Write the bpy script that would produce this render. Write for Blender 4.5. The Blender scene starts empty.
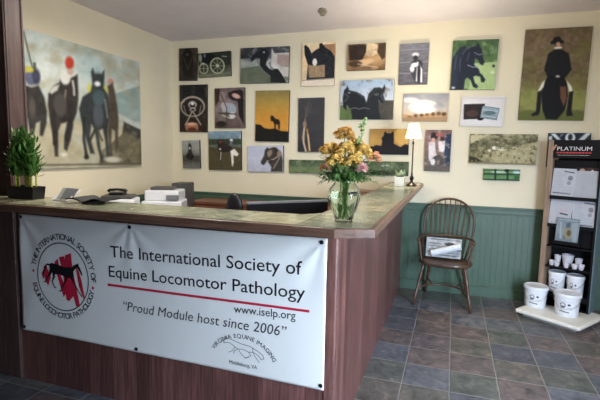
import bpy, bmesh, math, random
import numpy as np
from mathutils import Vector, Matrix
random.seed(7)
PI = math.pi
S = bpy.context.scene
COL = S.collection

# ------------------------------------------------------------------ camera, world, lights, exposure
def make_camera():
    yaw, pitch, roll, f, h = .3296, .1073, .0186, 442.69, 1.529
    F = Vector((-math.sin(yaw)*math.cos(pitch), math.cos(yaw)*math.cos(pitch), -math.sin(pitch)))
    R = F.cross(Vector((0, 0, 1))).normalized()
    U = R.cross(F)
    c, s = math.cos(roll), math.sin(roll)
    R2, U2 = R*c + U*s, U*c - R*s
    cd = bpy.data.cameras.new('camera'); cd.sensor_width = 36; cd.lens = f*36/600; cd.clip_start = .05
    o = bpy.data.objects.new('camera', cd); COL.objects.link(o)
    m = Matrix((R2, U2, -F)).transposed().to_4x4(); m.translation = (0, 0, h)
    o.matrix_world = m
    S.camera = o
make_camera()
W = bpy.data.worlds.new('world'); S.world = W; W.use_nodes = True
W.node_tree.nodes['Background'].inputs[0].default_value = (.62, .75, 1, 1)
W.node_tree.nodes['Background'].inputs[1].default_value = .12
S.view_settings.view_transform = 'Standard'; S.view_settings.look = 'None'
S.view_settings.exposure = 0.0; S.view_settings.gamma = 1

def area(name, loc, target, sx, sy, power, color, spread=None):
    l = bpy.data.lights.new(name, 'AREA'); l.shape = 'RECTANGLE'; l.size = sx; l.size_y = sy
    l.energy = power; l.color = color
    if spread: l.spread = spread
    o = bpy.data.objects.new(name, l); COL.objects.link(o); o.location = loc
    o.rotation_euler = (Vector(target)-Vector(loc)).to_track_quat('-Z', 'Y').to_euler()
    return o
# daylight through the glazed door in the right wall and the glazed door behind the camera
area('side_door_daylight', (1.82, .75, 1.15), (.25, 2.85, .35), 1.2, 1.8, 132, (.67, .80, 1.0), math.radians(95))
area('entrance_daylight', (1.0, -2.9, 1.5), (0.6, 3, 1.2), 1.5, 1.8, 5, (.78, .89, 1.0))
# added ceiling lamps, out of view: a soft source under each round diffuser
ADDED_LAMPS = [(-2.2, 3.0, 33, 2.70), (0.8, 2.15, 22, 2.50), (-.85, 2.3, 56, 2.45)]
for x, y, p, z in ADDED_LAMPS:
    l = bpy.data.lights.new('ceiling_lamp_light', 'POINT' if x > -2 else 'AREA'); l.energy = p; l.color = (1, .92, .84)
    if x > -2: l.shadow_soft_size = .12
    else: l.shape = 'DISK'; l.size = .3
    o = bpy.data.objects.new('ceiling_lamp_light', l); COL.objects.link(o); o.location = (x, y, z)

# ------------------------------------------------------------------ helpers
def lin(c):
    if isinstance(c, str):
        c = [int(c[i:i+2], 16)/255 for i in (0, 2, 4)]
    return tuple(x/12.92 if x <= .04045 else ((x+.055)/1.055)**2.4 for x in c)

class NT:
    def __init__(s, name):
        s.m = bpy.data.materials.new(name); s.m.use_nodes = True
        s.t = s.m.node_tree; s.b = s.t.nodes['Principled BSDF']
    def n(s, typ, **kw):
        nd = s.t.nodes.new(typ)
        for k, v in kw.items():
            if k.startswith('i_'): nd.inputs[k[2:]].default_value = v
            elif k.startswith('j'): nd.inputs[int(k[1:])].default_value = v
            else: setattr(nd, k, v)
        return nd
    def l(s, a, b): s.t.links.new(a, b)
    def math(s, op, a, b=None, c=None):
        nd = s.t.nodes.new('ShaderNodeMath'); nd.operation = op
        for i, v in enumerate((a, b, c)):
            if v is None: continue
            if isinstance(v, (int, float)): nd.inputs[i].default_value = v
            else: s.l(v, nd.inputs[i])
        return nd.outputs[0]
    def ramp(s, fac, stops, interp='LINEAR'):
        r = s.t.nodes.new('ShaderNodeValToRGB'); r.color_ramp.interpolation = interp
        els = r.color_ramp.elements
        while len(els) < len(stops): els.new(.5)
        for e, (p, c) in zip(els, stops):
            e.position = p; e.color = (*lin(c), 1)
        s.l(fac, r.inputs[0]); return r.outputs[0]
    def mix(s, fac, a, b, mode='MIX'):
        m = s.t.nodes.new('ShaderNodeMix'); m.data_type = 'RGBA'; m.blend_type = mode
        for v, i in ((fac, 0), (a, 6), (b, 7)):
            if isinstance(v, (int, float)): m.inputs[i].default_value = v
            elif isinstance(v, (tuple, str)): m.inputs[i].default_value = (*lin(v), 1)
            else: s.l(v, m.inputs[i])
        return m.outputs[2]
    def bump(s, hgt, strength=.3, dist=.01):
        b = s.t.nodes.new('ShaderNodeBump'); b.inputs['Strength'].default_value = strength
        b.inputs['Distance'].default_value = dist
        s.l(hgt, b.inputs['Height']); s.l(b.outputs[0], s.b.inputs['Normal'])

def mat(name, color, rough=.5, metal=0, var=.12, scale=20, bump=0, emit=None, spec=None, coords='Object', sub=None):
    k = NT(name)
    tc = k.n('ShaderNodeTexCoord'); nz = k.n('ShaderNodeTexNoise', i_Scale=float(scale), i_Detail=4.0)
    k.l(tc.outputs[coords], nz.inputs['Vector'])
    c = lin(color)
    lo = tuple(max(0, x*(1-var)) for x in c); hi = tuple(min(1, x*(1+var)) for x in c)
    r = k.t.nodes.new('ShaderNodeValToRGB')
    r.color_ramp.elements[0].position = .3; r.color_ramp.elements[1].position = .7
    r.color_ramp.elements[0].color = (*lo, 1); r.color_ramp.elements[1].color = (*hi, 1)
    k.l(nz.outputs[0], r.inputs[0]); k.l(r.outputs[0], k.b.inputs['Base Color'])
    k.b.inputs['Roughness'].default_value = rough; k.b.inputs['Metallic'].default_value = metal
    if spec is not None: k.b.inputs['Specular IOR Level'].default_value = spec
    if bump: k.bump(nz.outputs[0], bump, .004)
    if emit:
        k.b.inputs['Emission Color'].default_value = (*lin(emit[0]), 1); k.b.inputs['Emission Strength'].default_value = emit[1]
    return k.m

def glass_mat(name, color='ffffff', rough=0.02, ior=1.45):
    k = NT(name); b = k.b
    b.inputs['Base Color'].default_value = (*lin(color), 1); b.inputs['Transmission Weight'].default_value = 1
    b.inputs['Roughness'].default_value = rough; b.inputs['IOR'].default_value = ior
    return k.m

def floor_mat():
    k = NT('slate_tile_floor')
    tc = k.n('ShaderNodeTexCoord'); sp = k.n('ShaderNodeSeparateXYZ'); k.l(tc.outputs['Object'], sp.inputs[0])
    T = .305
    wob = k.n('ShaderNodeTexNoise', i_Scale=7.0); k.l(tc.outputs['Object'], wob.inputs['Vector'])
    w = k.math('MULTIPLY', k.math('SUBTRACT', wob.outputs[0], .5), .010)
    x = k.math('DIVIDE', k.math('ADD', k.math('SUBTRACT', sp.outputs[0], .058), w), T)
    y = k.math('DIVIDE', k.math('ADD', k.math('SUBTRACT', sp.outputs[1], .160), w), T)
    fx, fy = k.math('FLOOR', x), k.math('FLOOR', y)
    cv = k.n('ShaderNodeCombineXYZ'); k.l(fx, cv.inputs[0]); k.l(fy, cv.inputs[1])
    wn = k.n('ShaderNodeTexWhiteNoise'); k.l(cv.outputs[0], wn.inputs['Vector'])
    col = k.ramp(wn.outputs[0], [(0, '6a6c74'), (.16, '767a82'), (.30, '7c7274'), (.42, '72766f'), (.54, '7e8086'),
                                 (.68, '7f7370'), (.78, '6c7178'), (.90, '7c7870')], 'CONSTANT')
    # cleft clouds, each tile with its own offset
    off = k.n('ShaderNodeVectorMath', operation='MULTIPLY_ADD'); k.l(wn.outputs[1], off.inputs[0])
    off.inputs[1].default_value = (9, 9, 9); k.l(tc.outputs['Object'], off.inputs[2])
    n1 = k.n('ShaderNodeTexNoise', i_Scale=11.0, i_Detail=9.0, i_Roughness=.72, i_Distortion=.5); k.l(off.outputs[0], n1.inputs['Vector'])
    cl = k.ramp(n1.outputs[0], [(.34, '34383e'), (.46, '7a7c80'), (.56, '9a9a9c'), (.68, 'd8c8b8')])
    col = k.mix(.8, col, cl, 'OVERLAY')
    n2 = k.n('ShaderNodeTexNoise', i_Scale=3.0, i_Detail=3.0); k.l(off.outputs[0], n2.inputs['Vector'])
    rust = k.ramp(n2.outputs[0], [(.55, '000000'), (.7, '484848')])
    col = k.mix(rust, col, '6b4f44')
    def edge(v):
        fr = k.math('FRACT', v); return k.math('MINIMUM', fr, k.math('SUBTRACT', 1.0, fr))
    e = k.math('MINIMUM', edge(x), edge(y))
    g = k.math('SUBTRACT', 1.0, k.math('SMOOTH_MIN', k.math('DIVIDE', e, .018), 1.0, .3))
    g = k.math('MULTIPLY', k.math('MAXIMUM', g, 0.0), .9)
    col = k.mix(g, col, 'a09c94')
    k.l(col, k.b.inputs['Base Color'])
    rr = k.math('MULTIPLY_ADD', n1.outputs[0], .35, .22); k.l(rr, k.b.inputs['Roughness'])
    hh = k.math('SUBTRACT', k.math('MULTIPLY', n1.outputs[0], .6), g)
    k.bump(hh, .5, .008)
    return k.m

def slabtop_mat():
    k = NT('green_slate_counter_tiles')
    tc = k.n('ShaderNodeTexCoord'); sp = k.n('ShaderNodeSeparateXYZ'); k.l(tc.outputs['Object'], sp.inputs[0])
    T = .305
    x = k.math('DIVIDE', k.math('ADD', sp.outputs[0], .31), T); y = k.math('DIVIDE', k.math('SUBTRACT', sp.outputs[1], 2.07), T)
    cv = k.n('ShaderNodeCombineXYZ'); k.l(k.math('FLOOR', x), cv.inputs[0]); k.l(k.math('FLOOR', y), cv.inputs[1])
    wn = k.n('ShaderNodeTexWhiteNoise'); k.l(cv.outputs[0], wn.inputs['Vector'])
    col = k.ramp(wn.outputs[0], [(0, '9aa088'), (.3, 'b4b69a'), (.55, '848c78'), (.8, 'aaa68c')], 'CONSTANT')
    n1 = k.n('ShaderNodeTexNoise', i_Scale=11.0, i_Detail=7.0, i_Distortion=.8); k.l(tc.outputs['Object'], n1.inputs['Vector'])
    cl = k.ramp(n1.outputs[0], [(.34, '5c6058'), (.5, '868682'), (.66, 'b0aca0')])
    col = k.mix(.6, col, cl, 'OVERLAY')
    def edge(v):
        fr = k.math('FRACT', v); return k.math('MINIMUM', fr, k.math('SUBTRACT', 1.0, fr))
    e = k.math('MINIMUM', edge(x), edge(y))
    g = k.math('LESS_THAN', e, .010)
    col = k.mix(k.math('MULTIPLY', g, .6), col, '4e5148')
    k.l(col, k.b.inputs['Base Color'])
    k.l(k.math('MULTIPLY_ADD', n1.outputs[0], .15, .14), k.b.inputs['Roughness'])
    k.bump(k.math('SUBTRACT', k.math('MULTIPLY', n1.outputs[0], .1), g), .12, .003)
    return k.m

def wood_mat(name, dark, light, axis='Z', rough=.4, board=0, stretch=18, bx=0, coords='Object'):
    k = NT(name)
    tc = k.n('ShaderNodeTexCoord'); mp = k.n('ShaderNodeMapping'); k.l(tc.outputs[coords], mp.inputs[0])
    sc = {'X': (1.2, stretch, stretch), 'Y': (stretch, 1.2, stretch), 'Z': (stretch, stretch, 1.2)}[axis]
    mp.inputs['Scale'].default_value = sc
    n1 = k.n('ShaderNodeTexNoise', i_Scale=3.0, i_Detail=6.0, i_Roughness=.6, i_Distortion=.6); k.l(mp.outputs[0], n1.inputs['Vector'])
    col = k.ramp(n1.outputs[0], [(.3, dark), (.7, light)])
    n2 = k.n('ShaderNodeTexNoise', i_Scale=2.5); k.l(tc.outputs[coords], n2.inputs['Vector'])
    col = k.mix(.25, col, n2.outputs[0], 'SOFT_LIGHT')
    hgt = n1.outputs[0]
    if board:
        sp = k.n('ShaderNodeSeparateXYZ'); k.l(tc.outputs[coords], sp.inputs[0])
        v = k.math('DIVIDE', k.math('ADD', sp.outputs[0], sp.outputs[1]), board)
        wn = k.n('ShaderNodeTexWhiteNoise', noise_dimensions='1D'); k.l(k.math('FLOOR', v), wn.inputs['W'])
        col = k.mix(.35, col, wn.outputs[0], 'SOFT_LIGHT')
        fr = k.math('FRACT', v); e = k.math('MINIMUM', fr, k.math('SUBTRACT', 1.0, fr))
        g = k.math('LESS_THAN', e, .04)
        col = k.mix(k.math('MULTIPLY', g, .45), col, dark)
        hgt = k.math('SUBTRACT', k.math('MULTIPLY', n1.outputs[0], .25), g)
    k.l(col, k.b.inputs['Base Color']); k.b.inputs['Roughness'].default_value = rough
    k.bump(hgt, .25, .003)
    return k.m

# ---- mesh builder: gathers shapes in one bmesh, then links ONE object
class MB:
    def __init__(s): s.bm = bmesh.new(); s.mi = 0
    def _f(s, vs):
        try:
            f = s.bm.faces.new(vs); f.material_index = s.mi; return f
        except ValueError: return None
    def box(s, x0, x1, y0, y1, z0, z1, M=None):
        v = [s.bm.verts.new((M @ Vector(p)) if M else p) for p in
             [(x0,y0,z0),(x1,y0,z0),(x1,y1,z0),(x0,y1,z0),(x0,y0,z1),(x1,y0,z1),(x1,y1,z1),(x0,y1,z1)]]
        for q in ((3,2,1,0),(4,5,6,7),(0,1,5,4),(1,2,6,5),(2,3,7,6),(3,0,4,7)): s._f([v[i] for i in q])
        return s
    def prism(s, pts, z0, z1, M=None, topmi=None):   # pts counter-clockwise
        a = [s.bm.verts.new((M @ Vector((x, y, z0))) if M else (x, y, z0)) for x, y in pts]
        b = [s.bm.verts.new((M @ Vector((x, y, z1))) if M else (x, y, z1)) for x, y in pts]
        s._f(a[::-1]); t = s._f(b)
        if topmi is not None and t: t.material_index = topmi
        n = len(pts)
        for i in range(n): s._f([a[i], a[(i+1) % n], b[(i+1) % n], b[i]])
        return s
    def lathe(s, prof, n=24, c=(0, 0, 0), M=None, cap0=True, cap1=True, sx=1, sy=1):
        rings = []
        for r, z in prof:
            ring = []
            for i in range(n):
                a = 2*PI*i/n; p = Vector((c[0]+r*math.cos(a)*sx, c[1]+r*math.sin(a)*sy, c[2]+z))
                ring.append(s.bm.verts.new(M @ p if M else p))
            rings.append(ring)
        for a, b in zip(rings, rings[1:]):
            for i in range(n): s._f([a[i], a[(i+1) % n], b[(i+1) % n], b[i]])
        if cap0: s._f(rings[0][::-1])
        if cap1: s._f(rings[-1])
        return s
    def tube(s, pts, rad, n=8, flat=1.0, cap=True):
        pts = [Vector(p) for p in pts]
        if not isinstance(rad, (list, tuple)): rad = [rad]*len(pts)
        prev = None; rings = []
        for i, p in enumerate(pts):
            d = (pts[min(i+1, len(pts)-1)]-pts[max(i-1, 0)])
            if d.length < 1e-9: d = Vector((0, 0, 1))
            d.normalize()
            if prev is None:
                u = d.cross(Vector((0, 0, 1)))
                if u.length < .01: u = d.cross(Vector((0, 1, 0)))
            else: u = prev - d*prev.dot(d)
            u.normalize(); prev = u; w = d.cross(u)
            rings.append([s.bm.verts.new(p+(u*math.cos(2*PI*k/n)+w*math.sin(2*PI*k/n)*flat)*rad[i]) for k in range(n)])
        for a, b in zip(rings, rings[1:]):
            for i in range(n): s._f([a[i], a[(i+1) % n], b[(i+1) % n], b[i]])
        if cap: s._f(rings[0][::-1]); s._f(rings[-1])
        return s
    def ball(s, c, r, sx=1, sy=1, sz=1, sub=2, jit=0):
        g = bmesh.ops.create_icosphere(s.bm, subdivisions=sub, radius=r)
        for v in g['verts']:
            k = 1+random.uniform(-jit, jit)
            v.co = Vector((v.co.x*sx*k+c[0], v.co.y*sy*k+c[1], v.co.z*sz*k+c[2]))
            for f in v.link_faces: f.material_index = s.mi
        return s
    def leaf(s, base, tip, width, nrm=(0, 0, 1), curl=.15, seg=4):
        base, tip = Vector(base), Vector(tip); d = tip-base; L = d.length
        side = d.cross(Vector(nrm))
        if side.length < 1e-6: side = d.cross(Vector((1, 0, 0)))
        side.normalize(); up = side.cross(d).normalized()
        rows = []
        for i in range(seg+1):
            t = i/seg; w = width*math.sin(PI*min(1, t*.9+.08))**.8*.5 if i < seg else width*.03
            m = base+d*t+up*(math.sin(PI*t)*curl*L)
            rows.append((s.bm.verts.new(m-side*w+up*w*.3), s.bm.verts.new(m), s.bm.verts.new(m+side*w+up*w*.3)))
        for a, b in zip(rows, rows[1:]):
            s._f([a[0], a[1], b[1], b[0]]); s._f([a[1], a[2], b[2], b[1]])
        return s
    def build(s, name, mats, parent=None, smooth=False, bevel=0, angle=35, loc=None, rotz=0, solid=0):
        me = bpy.data.meshes.new(name); 
        bmesh.ops.recalc_face_normals(s.bm, faces=s.bm.faces[:]) if not solid else None
        s.bm.to_mesh(me); s.bm.free()
        for m in (mats if isinstance(mats, (list, tuple)) else [mats]): me.materials.append(m)
        o = bpy.data.objects.new(name, me); COL.objects.link(o)
        if smooth:
            for p in me.polygons: p.use_smooth = True
            if smooth == 'auto':
                me.set_sharp_from_angle(angle=math.radians(angle))
        if solid:
            md = o.modifiers.new('solid', 'SOLIDIFY'); md.thickness = solid; md.offset = 0
        if bevel:
            md = o.modifiers.new('bevel', 'BEVEL'); md.width = bevel; md.segments = 2; md.limit_method = 'ANGLE'
        if parent: o.parent = parent
        if loc: o.location = loc
        o.rotation_euler.z = rotz
        return o

def tag(o, label, cat, group=None):
    o['label'] = label; o['category'] = cat
    if group: o['group'] = group
    return o
def thing(name, label, cat, loc=(0, 0, 0), rotz=0, group=None):
    o = bpy.data.objects.new(name, None); COL.objects.link(o); o.location = loc; o.rotation_euler.z = rotz
    o.empty_display_size = .05
    return tag(o, label, cat, group)
def struct(o): o['kind'] = 'structure'; return o
def copy_tree(o, parent=None):
    c = o.copy(); COL.objects.link(c); c.parent = parent
    for ch in [q for q in bpy.data.objects if q.parent == o]: copy_tree(ch, c)
    return c

# ---- painter: colours the vertices of a fine grid on the front of a picture
def vnoise(X, Y, seed=0):
    xi, yi = np.floor(X), np.floor(Y); fx, fy = X-xi, Y-yi
    fx = fx*fx*(3-2*fx); fy = fy*fy*(3-2*fy)
    def hsh(a, b):
        v = np.sin(a*127.1+b*311.7+seed*74.7)*43758.5453; return v-np.floor(v)
    return (hsh(xi, yi)*(1-fx)+hsh(xi+1, yi)*fx)*(1-fy)+(hsh(xi, yi+1)*(1-fx)+hsh(xi+1, yi+1)*fx)*fy
def fbm(X, Y, s, seed=0):
    return sum(vnoise(X/s*2**i, Y/s*2**i, seed+i)*.5**i for i in range(4))/1.875
def rgb(c): return np.array([int(c[i:i+2], 16)/255 for i in (0, 2, 4)])
def homog(Q):          # unit square (u right, v down) -> quad TL,TR,BR,BL
    A, b = [], []
    for (u, v), (x, y) in zip([(0, 0), (1, 0), (1, 1), (0, 1)], Q):
        A.append([u, v, 1, 0, 0, 0, -u*x, -v*x]); b.append(x)
        A.append([0, 0, 0, u, v, 1, -u*y, -v*y]); b.append(y)
    return np.append(np.linalg.solve(np.array(A, float), np.array(b, float)), 1).reshape(3, 3)
def paint(nx, ny, Q, ops, soft=2.0):
    H = homog(Q)
    U, V = np.meshgrid(np.linspace(0, 1, nx+1), np.linspace(0, 1, ny+1))
    P = H @ np.stack([U.ravel(), V.ravel(), np.ones(U.size)])
    X, Y = P[0]/P[2], P[1]/P[2]
    C = np.zeros((U.size, 3)); U, V = U.ravel(), V.ravel()
    def blend(a, c): nonlocal C; C = C*(1-a[:, None])+rgb(c)*a[:, None]
    for k, op in enumerate(ops):
        t = op[0]
        if t == 'g':                                    # vertical gradient through colours
            cs = [rgb(c) for c in op[1:]]; p = V*(len(cs)-1); i = np.clip(p.astype(int), 0, len(cs)-2); f = (p-i)[:, None]
            cs = np.array(cs); C = cs[i]*(1-f)+cs[i+1]*f
        elif t == 'n':                                  # mottling: amount, scale, (aspect)
            s = op[2]; asp = op[3] if len(op) > 3 else 1
            C = np.clip(C+((fbm(X, Y*asp, s, k)-.5)*2*op[1])[:, None], 0, 1)
        elif t == 'c':                                  # clouds of a colour: colour, scale, threshold, softness
            n = fbm(X, Y, op[2], k); blend(.7*np.clip((n-op[3])/(op[4]*2.2)+.1, 0, 1), op[1])
        elif t == 'e':                                  # ellipse
            _, c, cx, cy, rx, ry = op[:6]; a = op[6]*PI/180 if len(op) > 6 else 0
            dx, dy = X-cx, Y-cy; p, q = dx*math.cos(a)+dy*math.sin(a), -dx*math.sin(a)+dy*math.cos(a)
            r = np.sqrt((p/rx)**2+(q/ry)**2); blend(np.clip(.5+(1-r)*min(rx, ry)/soft, 0, 1), c)
        elif t in ('p', 'l'):
            if t == 'p': c, pts, w = op[1], op[2], 0
            else: c, w, pts = op[1], op[2], op[3]
            pts = [(pts[i], pts[i+1]) for i in range(0, len(pts), 2)]
            segs = list(zip(pts, pts[1:]+pts[:1])) if t == 'p' else list(zip(pts, pts[1:]))
            d = np.full(X.shape, 1e9); ins = np.zeros(X.shape, bool)
            for (x0, y0), (x1, y1) in segs:
                ex, ey = x1-x0, y1-y0; L = ex*ex+ey*ey+1e-9
                tt = np.clip(((X-x0)*ex+(Y-y0)*ey)/L, 0, 1)
                d = np.minimum(d, np.hypot(X-x0-tt*ex, Y-y0-tt*ey))
                if t == 'p':
                    cr = ((y0 > Y) != (y1 > Y)); xx = x0+(Y-y0)*ex/(ey if abs(ey) > 1e-9 else 1e-9)
                    ins ^= cr & (X < xx)
            sd = np.where(ins, d, -d) if t == 'p' else w/2-d
            blend(np.clip(.5+sd/soft, 0, 1), c)
    return C
def s2l(C): return np.where(C <= .04045, C/12.92, ((C+.055)/1.055)**2.4)
def print_mat(name, rough=.55, attr='paint'):
    k = NT(name); a = k.n('ShaderNodeAttribute', attribute_name=attr); k.b.inputs['Specular IOR Level'].default_value = .25
    k.l(a.outputs['Color'], k.b.inputs['Base Color']); k.b.inputs['Roughness'].default_value = rough
    nz = k.n('ShaderNodeTexNoise', i_Scale=400.0); k.bump(nz.outputs[0], .05, .001)
    return k.m
PRINT = print_mat('canvas_print', .7); PAPER = print_mat('printed_paper', .7)
def picture_mesh(name, w, h, depth, nx, ny, C, mats):
    """Box w x h x depth centred on the origin in X/Z; front face (towards -Y) is the painted grid, back at y = 0."""
    xs = np.linspace(-w/2, w/2, nx+1); zs = np.linspace(h/2, -h/2, ny+1)
    verts = [(x, -depth, z) for z in zs for x in xs]
    faces = []; N = nx+1
    for j in range(ny):
        for i in range(nx):
            a = j*N+i; faces.append((a, a+N, a+N+1, a+1))
    nf = len(faces); b = len(verts)
    for y in (-depth, 0):
        verts += [(-w/2, y, -h/2), (w/2, y, -h/2), (w/2, y, h/2), (-w/2, y, h/2)]
    for q in ((0, 4, 5, 1), (1, 5, 6, 2), (2, 6, 7, 3), (3, 7, 4, 0), (4, 7, 6, 5)): faces.append(tuple(b+i for i in q))
    me = bpy.data.meshes.new(name); me.from_pydata(verts, [], faces)
    at = me.color_attributes.new('paint', 'FLOAT_COLOR', 'POINT')
    buf = np.ones((len(verts), 4), np.float32); buf[:len(C), :3] = s2l(C); at.data.foreach_set('color', buf.ravel())
    for m in mats: me.materials.append(m)
    mi = np.zeros(len(faces), np.int32); mi[nf:] = 1; me.polygons.foreach_set('material_index', mi)
    me.update(); return me

# ---- text as mesh triangles
def text_geo(txt, shear=0, bold=0, spacing=1):
    bold = 0 if 'M' in txt else bold
    cu = bpy.data.curves.new('lettering', 'FONT'); cu.body = txt; cu.size = 1; cu.shear = shear; cu.offset = bold
    cu.space_character = spacing; cu.resolution_u = 3
    o = bpy.data.objects.new('lettering', cu); COL.objects.link(o)
    dg = bpy.context.evaluated_depsgraph_get(); me = bpy.data.meshes.new_from_object(o.evaluated_get(dg))
    vs = [tuple(v.co)[:2] for v in me.vertices]; fs = [tuple(p.vertices) for p in me.polygons]
    bpy.data.objects.remove(o); bpy.data.curves.remove(cu); bpy.data.meshes.remove(me)
    return vs, fs
def add_flat(mb, vs, fs, fn):
    vv = [mb.bm.verts.new(fn(x, y)) for x, y in vs]
    for f in fs: mb._f([vv[i] for i in f])

# ------------------------------------------------------------------ materials
M_wall = mat('cream_wall_paint', 'ded5b9', .75, var=.03, scale=3)
M_ceil = mat('ceiling_paint', 'e0dadc', .85, var=.03, scale=4)
M_green = mat('green_wainscot_paint', '465f4e', .45, var=.06, scale=8)
M_floor = floor_mat(); M_slab = slabtop_mat()
M_body = wood_mat('reddish_brown_counter_boards', '3c2624', '7a524c', 'Z', .42, board=.088, stretch=34)
M_trimw = wood_mat('reddish_brown_corner_trim', '452d2a', '80584f', 'Z', .42, stretch=16)
M_edge = wood_mat('walnut_slab_edge', '4a342a', '7c5e4c', 'X', .35, stretch=20)
M_column = wood_mat('dark_mahogany_column', '382826', '5c4642', 'Z', .45, stretch=14)
M_chair = wood_mat('dark_oak_chair', '33221b', '5f4533', 'Z', .35, stretch=22)
M_brownc = wood_mat('red_brown_credenza_wood', '5c3626', '84523a', 'X', .4)
M_black = mat('black_plastic', '17171a', .35, var=.1)
M_blackm = mat('matt_black_board', '0d0d11', .6, var=.15, spec=.2)
M_grey = mat('grey_plastic', '4d4a49', .5)
M_white = mat('white_plastic', 'e4e6e8', .35, var=.03)
M_canvas_edge = mat('dark_canvas_edge', '3a3630', .7)
M_canvas_light = mat('pale_canvas_edge', 'b9ae98', .7)
M_metal = mat('brushed_steel', 'b8b8b4', .3, metal=1, var=.05)
M_bronze = mat('dark_bronze', '2b2018', .35, metal=.6, var=.2)
M_greydesk = mat('grey_desk_top', '77797b', .4)

# ------------------------------------------------------------------ room shell
XL, XR, YB, YF, H = -3.56, 1.9, 5.1035, -3.1, 2.9376
struct(MB().box(XL-.15, XR+.15, YF-.15, YB+.15, -.1, 0).build('floor', M_floor))
struct(MB().box(XL-.15, XR+.15, YF-.15, YB+.15, H, H+.1).build('ceiling', M_ceil))
struct(MB().box(XL-.15, XL, 2.12, YB, 0, H).build('wall_left', M_wall))
M_panelling = wood_mat('dark_wood_panelling', '2a1c1a', '4a322d', 'Z', .5, board=.12)  # dark finish invented for unseen walls, to cut bounce onto the banner
struct(MB().box(XL-.15, XL, YF, 2.12, 0, H).build('wall_left_front', M_panelling))
struct(MB().box(XL-.15, XR+.15, YB, YB+.15, 0, H).build('wall_back', M_wall))
def holed(axis, c0, c1, a0, a1, h0, h1, z0, z1, name):
    m = MB()
    def bx(p, q, zz0, zz1):
        if axis == 'X': m.box(c0, c1, p, q, zz0, zz1)
        else: m.box(p, q, c0, c1, zz0, zz1)
    bx(a0, h0, 0, H); bx(h1, a1, 0, H); bx(h0, h1, z1, H)
    if z0 > 0: bx(h0, h1, 0, z0)
    return struct(m.build(name, M_wall if name == 'wall_right' else M_panelling))
holed('X', XR, XR+.15, YF, YB, .0, 1.4, 0, 2.2, 'wall_right')
holed('Y', YF-.15, YF, XL-.15, XR+.15, .2, 1.8, 0, 2.35, 'wall_front')
M_pane = glass_mat('window_glass'); M_frame = mat('white_window_frame', 'd8d8d2', .4)
w = struct(MB().box(XR, XR+.06, .0, .08, 0, 2.2).box(XR, XR+.06, 1.32, 1.4, 0, 2.2).box(XR, XR+.06, .08, 1.32, 0, .12)
           .box(XR, XR+.06, .08, 1.32, 2.12, 2.2).build('door_2', M_frame))
MB().box(XR+.025, XR+.031, .08, 1.32, .12, 2.12).build('pane', M_pane, w)
d = struct(MB().box(.2, .28, YF-.07, YF-.02, 0, 2.35).box(1.72, 1.8, YF-.07, YF-.02, 0, 2.35).box(.28, 1.72, YF-.07, YF-.02, 2.27, 2.35)
           .box(.97, 1.03, YF-.07, YF-.02, 0, 2.27).box(.28, 1.72, YF-.07, YF-.02, 0, .2).build('door_1', M_frame))
MB().box(.28, 1.72, YF-.048, YF-.042, .2, 2.27).build('pane', M_pane, d)
MB().tube([(.94, YF+.0, 1.0), (.94, YF+.04, 1.02), (.94, YF+.04, 1.28), (.94, YF, 1.3)], .012).build('handle', M_metal, d)

# green beadboard wainscot on the back wall, with rails and a tall baseboard
def beadboard():
    m = MB(); x = XL+.001; p = .058
    while x < XR:
        x1 = min(x+p, XR)
        m.box(x, x1-.007, YB-.014, YB, 0, .94); m.box(x1-.007, x1, YB-.009, YB, 0, .94); x = x1
    return struct(m.build('trim_1', M_green))
beadboard()
def rails(y, x0, x1, name, z0, prof):
    m = MB()
    for dz, zh, dep in prof: m.box(x0, x1, y-dep, y, z0+dz, z0+dz+zh)
    return struct(m.build(name, M_green, bevel=.003))
rails(YB, XL+.001, XR, 'trim_2', .905, [(.0, .012, .022), (.012, .045, .018), (.057, .012, .028), (.069, .016, .036)])
rails(YB, XL+.001, XR, 'baseboard_back', 0, [(0, .10, .024), (.10, .012, .030), (.112, .010, .020)])
m = MB().box(XL, XL+.012, 2.3, YB-.04, 0, .93).box(XL, XL+.034, 2.3, YB-.04, .93, .9855); struct(m.build('trim_3', M_green))
struct(MB().box(XR-.02, XR, 1.45, YB-.04, 0, .11).build('baseboard_right', M_green))

# ------------------------------------------------------------------ column at the left end of the counter
struct(MB().box(-2.95, -2.637, 2.052, 2.19, 0, H-.001).box(-2.955, -2.632, 2.062, 2.072, 0, H-.001).box(-2.955, -2.632, 2.172, 2.18, 0, H-.001).build('trim_4', M_column, bevel=.003))

# ------------------------------------------------------------------ reception counter
ZC = 1.22
counter = thing('reception_counter', 'L-shaped reception counter with reddish brown board sides and green slate tiled top', 'counter', (-.5, 2.1, 0))
def world_child(o, root):
    o.parent = root; o.location = -root.location; return o
YFb, XSb = 2.07, -.5076
world_child(MB().box(-2.634, XSb-.055, YFb, YFb+.02, 0, ZC-.05).build('front_panel', M_body), counter)
world_child(MB().box(XSb-.02, XSb, YFb+.055, YB-.04, 0, ZC-.05).build('side_panel', M_body), counter)
world_child(MB().prism([(XSb-.055, YFb-.006), (XSb-.006, YFb-.006), (XSb+.004, YFb+.004), (XSb+.004, YFb+.055), (XSb-.055, YFb+.055)], 0, ZC-.05)
            .build('corner_post', M_trimw, bevel=.004), counter)
top = [(-3.1, 1.738), (-.443, 1.738), (-.289, 1.812), (-.289, 5.0), (-.345, 5.06), (-.63, 5.06), (-.63, 2.18), (-.70, 2.10), (-2.63, 2.10), (-2.63, 2.045), (-3.1, 2.045)]
def inset(pts, d):
    out = []; n = len(pts)
    for i in range(n):
        a, b, c = Vector(pts[i-1]), Vector(pts[i]), Vector(pts[(i+1) % n])
        e1, e2 = (b-a).normalized(), (c-b).normalized()
        n1, n2 = Vector((-e1.y, e1.x)), Vector((-e2.y, e2.x)); k = (n1+n2); k /= max(.3, k.dot(n1))
        out.append(tuple(b+k*d))
    return out
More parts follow.
